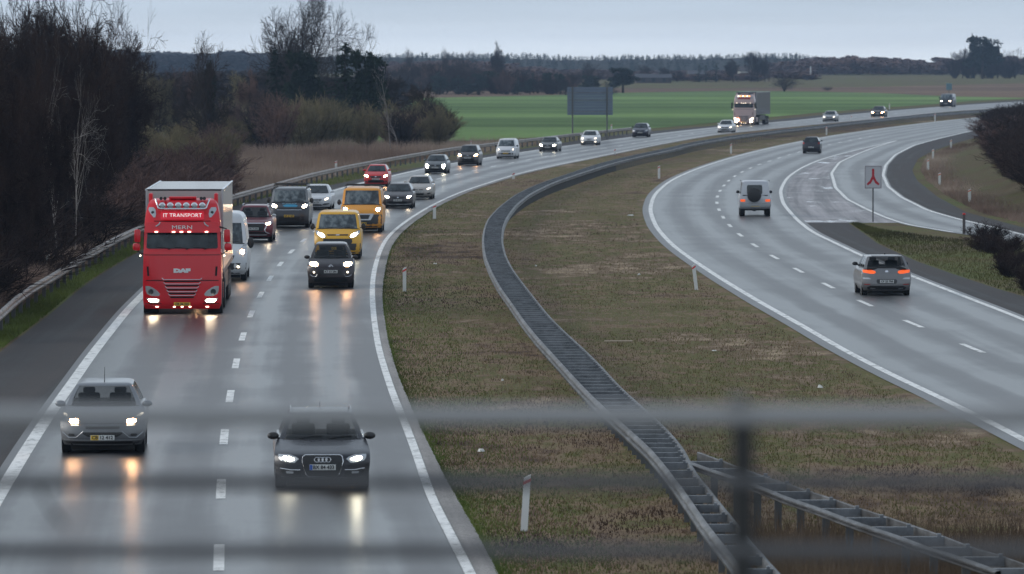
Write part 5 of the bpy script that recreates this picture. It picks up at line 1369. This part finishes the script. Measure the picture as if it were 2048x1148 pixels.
def plant_px(key, name, u, vb, vt, width_px=None, y=None, **k):
    """foot at photo row vb (or at distance y), top at row vt"""
    if y is None: y = G(u, vb, 0, True).y
    d = ray(u, vb); x = d.x / d.y * y
    top = at_dist(u, vt, y).z
    return plant(key, name, x, y, top - terrain(y), width_px * y / F if width_px else None, **k)
# prototypes
for i, s in enumerate((11, 12, 13)): proto('tree%d' % i, as_meshes(*bare_tree(s, 12, 1.15, .22, 2 if i else 1, 6, 1.25, .017, .25, wobble=.13, up=.25)), M['bark'], M['twig'])
for i, s in enumerate((21, 22)): proto('multi%d' % i, as_meshes(*bare_tree(s, 15, 1.0, .28, 3, 6, 1.0, .027, .26, wobble=.10, up=.22, depth=3)), M['bark'], M['twig'])
for i, s in enumerate((17, 18)): proto('airy%d' % i, as_meshes(*bare_tree(s, 12, 1.2, .22, 1 + i, 5, 1.0, .022, .3, wobble=.14, up=.1, depth=3)), M['bark'], M['twig'])
proto('round0', as_meshes(*bare_tree(31, 10, 1.1, .14, 7, 4, 1.0, .021, .12, wobble=.10, up=.2, depth=3)), M['bark'], M['twig'])
for i, s in enumerate((41, 42)): proto('birch%d' % i, as_meshes(*bare_tree(s, 9, 1.1, .075, 2, 2, .6, .008, .35, wobble=.2, up=.15, depth=3)), M['birch'], M['birch'])
proto('dead', as_meshes(*bare_tree(46, 9, .9, .13, 1, 2, .5, .014, .35, wobble=.16, up=.5, depth=2)), M['birch'], M['birch'])
for i, s in enumerate((51, 52, 53)): proto('bush%d' % i, as_meshes(*bush(s, 4, 4.6, 30, .013, 1.3)), M['bark'], M['twig_red'], 'stems', 'twigs')
for i, s in enumerate((61, 62)): proto('spruce%d' % i, (seg_mesh([((0, 0, -.1), (0, 0, 8.8), .16, .02)], 8), spruce(s, 9, 4.6, 24, .08, .4, 1.1)), M['bark'], M['needle'])
proto('fir_far', (seg_mesh([((0, 0, -.1), (0, 0, 8.8), .16, .02)], 5), spruce(63, 9, 3.6, 14, .08, .35, .7)), M['bark'], M['needle_hazed'])
def crown_blob(seed, h, w, n=2600, leaf=.22, lumps=16, z0=.12):
    """evergreen or ivy-clad crown: leaf clumps through lumps of the crown's volume"""
    R = np.random.RandomState(seed); c = []
    for i in range(lumps):
        a = R.uniform(0, 6.28); f = R.uniform(z0 + .12, .9); rr = w / 2 * math.sqrt(max(0, 1 - ((f - .5) / .55) ** 2)) * R.uniform(.1, .72); c.append((math.cos(a) * rr, math.sin(a) * rr, f * h, R.uniform(.16, .30) * w * .62))
    c = np.array(c); k = R.randint(0, lumps, n); d = R.normal(size=(n, 3)); d /= np.linalg.norm(d, axis=1)[:, None]
    p = c[k, :3] + d * c[k, 3:4] * (R.uniform(.35, 1.08, size=(n, 1)))
    a = R.normal(size=(n, 3)) * leaf; b = R.normal(size=(n, 3)) * leaf
    V_ = np.stack([p - a * .5, p + b * .5, p + a * .5, p - b * .5], 1).reshape(-1, 3); F_ = np.arange(n * 4).reshape(-1, 4)
    V_[:, 2] = np.maximum(V_[:, 2], .05)
    return V_, F_
proto('evergreen', (seg_mesh([((0, 0, -.1), (0, 0, 6), .22, .05)], 7), crown_blob(71, 8, 6, 5000, .20, 22, .15)), M['bark'], M['needle'])
proto('ivy', (seg_mesh([((0, 0, -.1), (0, 0, 7), .2, .05)], 7), crown_blob(72, 8, 5, 4200, .20, 16, .3)), M['bark'], M['needle'])

# --- the dark wood left of the guard rail
wood = 'bare trees of the dark wood behind the guard rail'
darkl = 'bare tree in the dense dark wood behind the guard rail at the left edge'
Rw = random.Random(3)
def railx(y): return LG.x_at(min(max(y, LG.yrange()[0] + 1), LG.yrange()[1] - 1)) + (0 if y > LG.yrange()[0] else (y - LG.yrange()[0]) * .03)
# tall trees: (u, distance, top row)
for i, (u, y, vt) in enumerate([(-60, 230, 60), (5, 262, 70), (45, 240, 95), (75, 300, 25), (110, 270, 60), (140, 318, 45), (165, 285, 80), (190, 330, 95), (215, 300, 120), (30, 320, 45), (-20, 300, 75), (95, 350, 35), (150, 360, 70), (200, 370, 105), (235, 350, 150), (60, 380, 60), (120, 225, 150), (40, 205, 140), (180, 250, 190), (0, 190, 170)]):
    plant_px('tree%d' % (i % 3), 'bare_tree', u, 300, vt - 45, 200 + 40 * Rw.random(), y=y, label=darkl, group=wood, crown_mat=M['twig_dark_shaded'])
for i, (u, y, vt, w, lab) in enumerate([(165, 400, -120, 230, 'tall bare tree with wide thin branches against the sky above the dark wood'), (60, 430, -90, 260, 'pale branched bare tree rising at the top left corner'), (272, 420, -15, 130, 'slender bare tree with a crooked trunk, right of the dark wood'), (300, 470, 90, 110, 'low thin bare tree against the hazy hills, left of the round bare tree')]):
    plant_px(('airy0', 'airy1', 'airy0', 'airy1')[i], 'bare_tree', u, 300, vt, w, y=y, label=lab, group=None)
for i, (u, y, vt, lab) in enumerate([(118, 215, 70, 'pale birch with forked white branches inside the dark wood, left one'), (148, 222, 110, 'pale birch with bent white trunk inside the dark wood, right one')]):
    plant_px('birch%d' % i, 'birch_tree', u, 300, vt, 150, y=y, label=lab)
# thicket along the rail, from the left edge to the tall grass
def thicket(key, u, vb, vt, wpx, m, lab, grp, y=None):
    plant_px(key, 'bare_shrub', u, vb, vt, wpx, y=y, label=lab, cat='shrub', group=grp, crown_mat=m)
lab1 = 'dark bare shrub in the thicket right behind the guard rail, left of the red lorry'; g1 = 'dark shrubs behind the guard rail'
for i in range(112):
    y = Rw.uniform(150, 345); off = 1.6 + 12 * Rw.random() ** 1.8
    x = railx(y) - off; vb = VH + F * H / y
    h = Rw.uniform(1.6, 3.0) + off * .22 - max(0, (y - 230) * .006)
    u = U0 + F * x / y
    if u < -160: continue
    r = plant('bush%d' % (i % 3), 'bare_shrub', x, y, h, h * Rw.uniform(1.2, 1.9), label=lab1, cat='shrub', group=g1, crown_mat=M['twig_dark_shaded'] if u < 170 + Rw.uniform(-60, 60) else M['twig_red'])
lab2 = 'purplish brown shrub in the scrub between the dark wood and the tall brown grass'; g2 = 'scrub behind the red lorry'
for i in range(46):
    y = Rw.uniform(330, 500); t = (y - 330) / 170
    u = Rw.uniform(180, 470); vt = np.interp(u, [150, 240, 300, 400, 470], [170, 215, 235, 225, 235]) + Rw.uniform(-15, 30) + 40 * (1 - t)
    vb = VH + F * H / y
    if vb - vt < 20: continue
    thicket('bush%d' % (i % 3), u, vb, vt, Rw.uniform(70, 120), M['twig_red'] if Rw.random() < .55 else M['twig_green'], lab2, g2, y)
# round bare tree and its neighbours
for i, (u, y, vt, w) in enumerate([(250, 500, 120, 95), (285, 560, 140, 90), (322, 540, 118, 90), (372, 600, 128, 85), (470, 620, 135, 80), (500, 590, 128, 80), (230, 520, 95, 90)]):
    plant_px(('tree0', 'round0', 'tree2')[i % 3], 'bare_tree', u, 290, vt, w, y=y, label='mid sized bare tree filling the gap between the dark wood and the tall bare trees', group='trees between the dark wood and the tall bare trees', crown_mat=M['twig_red'] if i % 2 else M['twig_green'])
plant_px('round0', 'bare_tree', 418, 318, 58, 150, label='round bare tree with fine upright twigs, above the red lorry')
plant_px('ivy', 'ivy_clad_tree', 422, 318, 118, 26, y=476, label='small dark ivy clad stem inside the round bare tree')
plant_px('round0', 'bare_tree', 345, 300, 130, 120, y=560, label='low bare tree with a broad crown, left of the round bare tree')
# the group in the middle
plant_px('multi0', 'tall_bare_tree', 604, 262, -45, 205, label='tallest bare tree with several upright trunks, centre left of the picture', rz=.4)
plant_px('multi1', 'tall_bare_tree', 560, 262, 12, 150, y=700, label='tall bare tree leaning left, behind the left spruce')
plant_px('airy1', 'bare_tree', 663, 258, -5, 110, label='bare tree with a narrow upright crown, right of the tallest bare tree')
plant_px('airy0', 'bare_tree', 722, 262, 40, 110, label='thin bare tree with a loose crown above the right dark evergreen', rz=1.0)
plant_px('spruce0', 'spruce_tree', 553, 272, 95, 84, label='ragged dark spruce, leftmost of the evergreens below the tall bare trees')
plant_px('evergreen', 'evergreen_tree', 608, 266, 98, 84, label='dense dark evergreen between the tall bare trunks')
plant_px('spruce1', 'spruce_tree', 690, 268, 84, 116, label='broad dark conifer below the thin bare tree')
plant_px('evergreen', 'evergreen_tree', 733, 272, 96, 84, label='dark evergreen at the right end of the evergreen group')
plant_px('dead', 'birch_tree', 782, 305, 112, 74, label='pale leafless birch with a forked top, right of the evergreens', rz=2.2)
plant_px('dead', 'birch_tree', 795, 303, 215, 60, y=515, label='short pale dead birch stub beside the taller birch', rz=.6)
lab3 = 'brown and olive bare shrub in the hedge beyond the tall brown grass'; g3 = 'hedge beyond the tall brown grass'
for i in range(64):
    u = Rw.uniform(385, 885); row = Rw.random()
    vb = 302 - 28 * row + (u - 640) * -.02
    vt = np.interp(u, [380, 470, 520, 600, 660, 720, 800, 860, 900], [205, 200, 185, 178, 182, 195, 190, 195, 215]) + Rw.uniform(-8, 38) * (1.1 - row)
    thicket('bush%d' % (i % 3), u, vb, vt, Rw.uniform(60, 105), Rw.choice([M['twig_green'], M['twig_red'], M['twig'], M['twig_green']]), lab3, g3)
for i, (u, vb, vt, w, lab) in enumerate([(880, 290, 192, 62, 'large dark bush at the right end of the hedge, against the green field'), (862, 284, 188, 60, 'dark bush just inside the right end of the hedge'), (835, 292, 205, 60, 'dark bush between the dead birch and the hedge end')]):
    thicket('bush%d' % i, u, vb, vt, w, M['twig'], lab, None)
plant_px('tree1', 'bare_tree', 838, 280, 118 + 40, 90, label='purplish bare tree above the right end of the hedge')
plant_px('tree0', 'bare_tree', 770, 270, 128, 110, label='purplish bare tree behind the pale birch')
# lone bush in the field, bushes to the right
thicket('round0', 1568, 183.5, 139, 60, M['twig_dark_shaded'], 'lone dark round bush on the far edge of the green field', None)
thicket('round0', 1655, 181, 172, 26, M['twig'], 'low wide bush on the stubble, right of the lone round bush', None)

# --- right bank and its scrub
def bank():
    vs = []; fs = []; ys = ys_between(sy0 + 1, min(sy1, 760), 2, .015); offs = [1.0, 2.5, 4, 6, 9, 14, 30, 80]; zs = [-.02, .12, .4, 1.0, 1.7, 2.3, 2.6, 2.6]
    for y in ys:
        x = RS.x_at(y); k = smooth01((y - sy0) / 40) * smooth01((760 - y) / 160)
        for o, z in zip(offs, zs): vs.append((x + o, y, z * k - .02))
    n = len(offs)
    for i in range(len(ys) - 1):
        for j in range(n - 1): a = i * n + j; fs.append((a, a + 1, a + n + 1, a + n))
    o = MB().add(vs, fs).build('bank', M['bank'], smooth=60); o['kind'] = 'structure'
M['bank'] = grass_mat('bank_grass', [(0.32, (0.050, 0.034, 0.022)), (0.45, (0.105, 0.074, 0.045)), (0.54, (0.085, 0.085, 0.032)), (0.68, (0.17, 0.13, 0.085))], 0.3)
bank()
lab4 = 'dark reddish bare shrub in the scrub on the bank at the right edge'; g4 = 'scrub on the right bank'
for i in range(54):
    y = Rw.uniform(270, 640)
    ub = np.interp(VH + F * H / y, [240, 262, 300, 350, 420, 460], [2030, 1968, 1938, 1958, 2010, 2050])
    u = ub + abs(Rw.gauss(0, 55)) + 24; vb = VH + F * H / y
    if u > 2160: continue
    zz = 1.6 * smooth01((y - 260) / 40) * (y < 700); h = Rw.uniform(.6, 1.5) + min(1.7, (u - ub) / 60)
    x = (u - U0) / F * y
    plant('bush%d' % (i % 3), 'bare_shrub', x, y, h, h * Rw.uniform(1.5, 2.4), label=lab4, cat='shrub', group=g4, z=zz * .8, crown_mat=M['twig_red'] if u - ub < Rw.uniform(25, 90) else M['twig_dark_shaded'])
plant_px('tree2', 'bare_tree', 2060, 300, 135, 110, y=500, label='dark bare tree leaning into the picture at the right edge above the bank')
lab5 = 'dark bramble bush at the right edge below the slip road'; g5 = 'brambles below the slip road'
for i in range(18):
    vb = Rw.uniform(480, 590); u = np.interp(vb, [480, 520, 590], [1960, 1975, 2045]) + Rw.uniform(0, 120)
    thicket('bush%d' % (i % 3), u, vb, vb - Rw.uniform(28, 60), Rw.uniform(50, 90), M['twig_dark_shaded'], lab5, g5)

# --- woods in the distance: groups of trees one can tell apart, and the far forest as a mass
far1 = 'hazy bare tree in the wood behind the green field'; gf1 = 'wood behind the green field'
for i in range(70):
    u = 745 + 400 * i / 69 + Rw.uniform(-6, 6); vt = np.interp(u, [740, 790, 830, 890, 960, 1000, 1060, 1120, 1150], [140, 128, 122, 118, 128, 134, 142, 150, 140]) + Rw.uniform(-4, 14)
    y = Rw.uniform(1340, 1600)
    plant_px(('tree0', 'bush0', 'round0', 'bush1')[i % 4], 'bare_tree', u, 190, vt, Rw.uniform(38, 60), y=y, label=far1, group=gf1, crown_mat=M['twig'] if i % 3 else M['twig_red'])
for i in range(34):
    u = Rw.uniform(760, 1240); y = Rw.uniform(1320, 1420); vt = Rw.uniform(140, 165)
    plant_px(('fir_far', 'evergreen')[i % 2], 'evergreen_tree', u, 190, vt, Rw.uniform(22, 44), y=y, label='hazy dark evergreen at the front of the wood behind the green field', group='evergreens behind the green field', crown_mat=M['needle_hazed'])
for a in [(1000, 78, 44, 'tree2', 'tall thin bare tree poking above the far wood, left of centre'), (930, 98, 60, 'round0', 'domed bare tree on the skyline, left of the tall thin one'), (815, 92, 42, 'round0', 'small domed bare tree on the skyline above the pale birch'), (888, 92, 40, 'round0', 'round topped bare tree on the skyline above the hedge end'),
          (1182, 122, 76, 'round0', 'broad brownish bare tree above the big sign back')]:
    plant_px(a[3], 'bare_tree', a[0], 190, a[1], a[2], y=1560, label=a[4])
plant_px('evergreen', 'evergreen_tree', 1246, 187, 134, 62, y=1390, label='round dark evergreen right of the big sign back', crown_mat=M['needle'])
for i, (u, vt, w) in enumerate([(1290, 128, 40), (1330, 132, 30), (1398, 128, 26), (1412, 130, 24), (1432, 128, 22), (1466, 112, 44), (1502, 98, 34), (1516, 104, 30), (1530, 108, 30), (1355, 140, 40), (1240, 142, 40)]):
    plant_px('fir_far' if 1 < i < 5 else 'tree%d' % (i % 3), 'far_tree', u, 175, vt, w, y=1750, label='bluish tree near the farmhouse beyond the fields', group='trees near the farmhouse')
# right cluster against the sky
plant_px('evergreen', 'pine_tree', 1965, 160, 70, 72, y=1900, label='tallest dark pine at the top right against the sky')
for u, vt, w, k in [(1925, 92, 50, 'tree0'), (1940, 98, 50, 'bush1'), (1910, 104, 40, 'bush0'), (1995, 100, 60, 'tree1'), (2030, 92, 46, 'round0'), (2060, 100, 50, 'tree2'), (1975, 105, 70, 'bush2'), (2015, 112, 60, 'bush0'), (1948, 84, 40, 'ivy'), (1985, 88, 40, 'ivy')]:
    plant_px(k, 'dark_tree', u, 160, vt, w, y=1920, label='dark tree in the clump at the top right against the sky', group='dark clump at the top right', crown_mat=M['twig_dark_shaded'] if k != 'ivy' else M['needle'])
# far forest, one mass
def forest(name, pts, y0, y1, n, kinds, label, mats, width=(5, 9), seed=1):
    R = np.random.RandomState(seed); VV = []; FF = []; MI = []; off = 0
    arr = []
    for k in kinds:
        me = PROTO[k][1]; v = np.empty(len(me.vertices) * 3, dtype=np.float32); me.vertices.foreach_get('co', v); f = np.empty(len(me.loops), dtype=np.int32); me.loops.foreach_get('vertex_index', f)
        v = v.reshape(-1, 3); f = f.reshape(-1, 4)
        lim = 2200
        if len(f) > lim: f = f[R.choice(len(f), lim, replace=False)]
        arr.append((v, f, PROTO[k][4], PROTO[k][5]))
    for i in range(n):
        u = R.uniform(pts[0][0], pts[-1][0]); y = R.uniform(y0, y1); vt = np.interp(u, [p[0] for p in pts], [p[1] for p in pts]) + abs(R.normal(0, 3.0)) - 1.5 + (y1 - y) / (y1 - y0) * 10
        j = R.randint(len(arr)); v, f, hh, ww = arr[j]
        top = at_dist(u, vt, y).z; h = top - terrain(y); w = R.uniform(*width); x = ray(u, 150).x / ray(u, 150).y * y
        a = R.uniform(0, 6.28); c, s = math.cos(a), math.sin(a); kx = w / 2 / ww; q = np.stack([(v[:, 0] * c - v[:, 1] * s) * kx + x, (v[:, 0] * s + v[:, 1] * c) * kx + y, v[:, 2] * h / hh + terrain(y)], 1)
        used, inv = np.unique(f, return_inverse=True); VV.append(q[used]); FF.append(inv.reshape(-1, 4) + off); off += len(used); MI.append(np.full(len(f), j))
    o = npmesh(name, np.concatenate(VV), np.concatenate(FF), None, mats=mats, midx=np.concatenate(MI)); tag(o, label, 'forest', kind='stuff'); return o
# thicker far proxies: lumps of leaf-sized faces stand for twig clouds at two kilometres
proto('cloud0', (seg_mesh([((0, 0, -.1), (0, 0, 6), .22, .05)], 5), crown_blob(81, 8, 7, 1500, .42, 16, .05)), M['bark'], M['twig'])
proto('cone0', (seg_mesh([((0, 0, -.1), (0, 0, 8.8), .16, .02)], 5), spruce(64, 9, 3.4, 12, .03, .3, .55)), M['bark'], M['needle_hazed'])
forest('far_forest', [(380, 110), (520, 106), (760, 106), (900, 104), (1040, 104), (1150, 110), (1300, 108), (1420, 108), (1520, 104), (1600, 106), (1660, 114)], 2500, 3000, 1500, ['cone0'], 'hazy blue spruce forest along the horizon', [M['needle_hazed']], (2.4, 4.2), 5)
forest('far_forest', [(-60, 92), (60, 96), (200, 96), (380, 103), (470, 100), (560, 106)], 2300, 2900, 150, ['cloud0'], 'hazy bare wood on the horizon behind the left trees', [M['twig']], (14, 24), 6)
forest('far_forest', [(1560, 122), (1640, 114), (1700, 110), (1760, 112), (1830, 118), (1870, 122), (1890, 114), (1940, 112), (2120, 110)], 2150, 2500, 230, ['cloud0'], 'bluish bare wood on the horizon at the right', [M['twig_red']], (9, 16), 7)
forest('middle_wood', [(740, 132), (800, 122), (880, 118), (960, 118), (1060, 132), (1140, 138), (1250, 140), (1420, 140), (1620, 138)], 1750, 2200, 230, ['cloud0'], 'brownish hazy wood between the green field and the far forest', [M['twig_red']], (8, 15), 8)
forest('left_wood', [(230, 150), (330, 140), (420, 140), (520, 140), (640, 150), (760, 150)], 800, 1300, 150, ['cloud0'], 'hazy brown wood behind the round bare tree', [M['twig']], (6, 12), 9)

def ridge(name, pts, y, m):
    vs = []; fs = []
    us = np.arange(pts[0][0], pts[-1][0] + 1, 12.0)
    R = np.random.RandomState(int(y))
    for u in us:
        vt = np.interp(u, [p[0] for p in pts], [p[1] for p in pts]) + R.uniform(-1.5, 1.5); t = at_dist(u, vt, y)
        vs += [(t.x, y - 160, 0), (t.x, y - 60, t.z * .8), (t.x, y, t.z), (t.x, y + 500, t.z * .9)]
    for i in range(len(us) - 1):
        for j in range(3): a = i * 4 + j; fs.append((a, a + 4, a + 5, a + 1))
    o = MB().add(vs, fs).build(name, m, smooth=80); o['kind'] = 'structure'
M['ridge'] = grass_mat('hazed_wooded_ridge', [(.3, (.016, .020, .018)), (.7, (.034, .038, .034))], .05, stretch=.2)  # wooded hills, their colour lightened to carry some of the haze
ridge('hills', [(360, 118), (520, 114), (760, 114), (1150, 121), (1420, 119), (1520, 115), (1640, 119), (1720, 124), (2400, 130)], 2650, M['ridge'])
ridge('hills', [(-400, 98), (60, 102), (200, 102), (380, 108), (560, 112), (760, 122)], 2600, M['ridge'])
# farm buildings far away
def farmhouse(u, vb, w, h, d, wallc, roofc, label, rz=.2, y=1900):
    dr = ray(u, vb); x = dr.x / dr.y * y; z = terrain(y)
    r = empty('farmhouse', (x, y, z), rz, label, 'building')
    MB().box((0, 0, h * .3), (w, d, h * .6)).build('wall', mat('wall_' + label[:5], wallc, .8), r)
    rf = MB().add([(-w / 2 - .3, -d / 2 - .4, h * .58), (w / 2 + .3, -d / 2 - .4, h * .58), (w / 2 + .3, d / 2 + .4, h * .58), (-w / 2 - .3, d / 2 + .4, h * .58), (-w / 2 - .3, 0, h), (w / 2 + .3, 0, h)], [(0, 1, 5, 4), (2, 3, 4, 5), (0, 4, 3), (1, 2, 5), (3, 2, 1, 0)]).build('roof', mat('roof_' + label[:5], roofc, .7), r)
    MB().box((w * .2, 0, h * 0.98), (.7, .7, 1.1)).build('chimney', M['dgrey'], rf)
    for k in (-.3, 0, .3): MB().box((w * k, -d / 2 - .02, h * .32), (1.0, .06, 1.1)).build('window', M['glass'], r)
farmhouse(1486, 168, 2.6, 4.0, 4, (.55, .55, .52), (.08, .07, .07), 'small white farmhouse gable among the trees beyond the field')
farmhouse(1306, 162, 10, 2.6, 6, (.05, .04, .04), (.05, .055, .07), 'long low barn with a pale roof behind the round dark evergreen', 0.05, 1720)
farmhouse(1392, 162, 5, 2.6, 5, (.10, .08, .08), (.07, .07, .08), 'small dark roofed cottage between the barn and the farmhouse', .1)
pm = at_dist(1944, 160, 1930); o = MB().tube([(0, 0, 0), (0, 0, at_dist(1944, 66, 1930).z - terrain(1930))], .14, 6).build('mast', M['galv_dark']); o.location = (pm.x, 1930, terrain(1930)); tag(o, 'thin pole rising left of the tallest dark pine', 'mast')
pm = at_dist(1621, 160, 1930); o = MB().tube([(0, 0, 0), (0, 0, at_dist(1621, 133, 1930).z - terrain(1930))], .22, 6).build('mast', mat('white_mast', (.6, .62, .64), .5)); o.location = (pm.x, 1930, terrain(1930)); tag(o, 'short pale mast in front of the far wood', 'mast')

# --- grass and reeds (nobody could count them)
def blades(name, label, sampler, n, hrange, wid, m, seed, lean=.35, cat='grass'):
    R = np.random.RandomState(seed); P = sampler(R, n); n = len(P)
    h = R.uniform(hrange[0], hrange[1], n); a = R.uniform(0, 6.28, n); ln = R.normal(0, lean, (n, 2)) * h[:, None]
    dx = np.cos(a) * wid; dy = np.sin(a) * wid * .4
    A = P + np.stack([-dx, -dy, 0 * h], 1); B = P + np.stack([dx, dy, 0 * h], 1); T = P + np.stack([ln[:, 0], ln[:, 1], h], 1)
    Vv = np.stack([A, B, T], 1).reshape(-1, 3); Fv = np.arange(3 * n).reshape(-1, 3)
    o = npmesh(name, Vv, Fv, m); tag(o, label, cat, kind='stuff'); return o
def grassblade_mat(name, stops, scale=.6):
    m = mat(name, (.08, .07, .03), .8, spec=.1); N = NT(m); f = N.noise(N.coord('World', (1, .35, 1)), scale, 5, .7); g2_ = N.noise(N.coord('World', (1, .4, 1)), scale * .12, 3); N.set('Base Color', N.ramp(N.mix(.72, f, g2_), stops)); return m
M['bl_dry'] = grassblade_mat('dry_grass_blades', [(.38, (.19, .125, .098)), (.5, (.34, .245, .195)), (.62, (.50, .39, .31))], .25)
M['bl_med'] = grassblade_mat('median_grass_blades', MEDIAN_STOPS, .9)
M['bl_red'] = grassblade_mat('reddish_grass_blades', [(.40, (.09, .062, .042)), (.6, (.27, .195, .130))], .8)
M['bl_green'] = grassblade_mat('green_grass_blades', [(.38, (.090, .120, .028)), (.6, (.190, .235, .062))], .8)
def between(fa, fb, y0, y1, power=1.0):
    def s(R, n):
        v = 1 / R.uniform(1 / y1, 1 / y0, n); t = R.uniform(0, 1, n) ** power
        yy = np.linspace(y0, y1, 200); xa = np.interp(v, yy, [fa(q) for q in yy]); xb = np.interp(v, yy, [fb(q) for q in yy])
        return np.stack([xa + (xb - xa) * t, v, np.zeros(n)], 1)
    return s
RLmin = RL.yrange()[0] + 1
M['bl_gore'] = grassblade_mat('dull_grass_blades', [(.40, (.045, .042, .018)), (.5, (.085, .090, .030)), (.6, (.14, .125, .055))], .5)
M['bl_moss'] = grassblade_mat('mossy_grass_blades', [(.40, (.075, .085, .026)), (.5, (.10, .14, .032)), (.6, (.15, .18, .05))], .8)
blades('median_grass', 'short brown and olive grass tufts covering the median', between(lambda y: L3.x_at(y) + .15, lambda y: RL.x_at(max(y, RLmin)) - .8, 86, 420), 110000, (.02, .09), .012, M['bl_med'], 1)
blades('median_edge_grass', 'mossy green grass strip along the inner edge of the left carriageway', between(lambda y: L3.x_at(y) + .0, lambda y: L3.x_at(y) + 1.9, 86, 330, 2.6), 30000, (.02, .08), .012, M['bl_moss'], 11)
blades('verge_grass', 'green grass strip between the guard rail and the hard shoulder', between(lambda y: railx(y) - 1.0, lambda y: L0.x_at(y) - .1, 150, 420), 40000, (.04, .16), .015, M['bl_green'], 2)
blades('tall_grass', 'tall pinkish brown dry grass behind the guard rail', between(lambda y: railx(y) - np.interp(y, [150, 230, 290, 330, 520], [3, 3, 6, 22, 26]), lambda y: railx(y) - .4, 165, 560), 230000, (.3, 1.05), .014, M['bl_dry'], 3, .22)
blades('reddish_grass', 'tall reddish grass under the branching crash barrier at the lower right', between(lambda y: MR.x_at(max(y, 88)) + .0, lambda y: 10.5, 84, 97), 16000, (.2, .75), .008, M['bl_red'], 4, .25)
blades('bank_grass', 'dry and green grass on the bank beside the slip road', between(lambda y: RS.x_at(y) + .6, lambda y: RS.x_at(y) + 7, sy0 + 3, 560), 60000, (.05, .35), .014, M['bl_dry'], 5)
blades('gore_grass', 'green grass between the slip road and the right carriageway', between(lambda y: RT.x_at(min(y, ty1 - 1)) + .1, lambda y: RT.x_at(min(y, ty1 - 1)) + 9 * smooth01((285 - y) / 60) + .5, 180, 286), 30000, (.04, .14), .013, M['bl_gore'], 6)

# ------------------------------------------------------------------ air
def haze():
    x0, x1, y0, y1, z0, z1 = -2550, 2550, -250, 3950, -1.2, 24.0
    m = bpy.data.materials.new('haze_air'); m.use_nodes = True; t = m.node_tree; t.nodes.clear()
    o_ = t.nodes.new('ShaderNodeOutputMaterial'); v = t.nodes.new('ShaderNodeVolumePrincipled')
    v.inputs['Color'].default_value = (.50, .68, .95, 1); v.inputs['Density'].default_value = HAZE; v.inputs['Anisotropy'].default_value = 0.0
    t.links.new(v.outputs[0], o_.inputs['Volume'])
    b = MB().box(((x0 + x1) / 2, (y0 + y1) / 2, (z0 + z1) / 2), (x1 - x0, y1 - y0, z1 - z0)).build('haze', m); b['kind'] = 'stuff'
HAZE = 0.00010
haze()
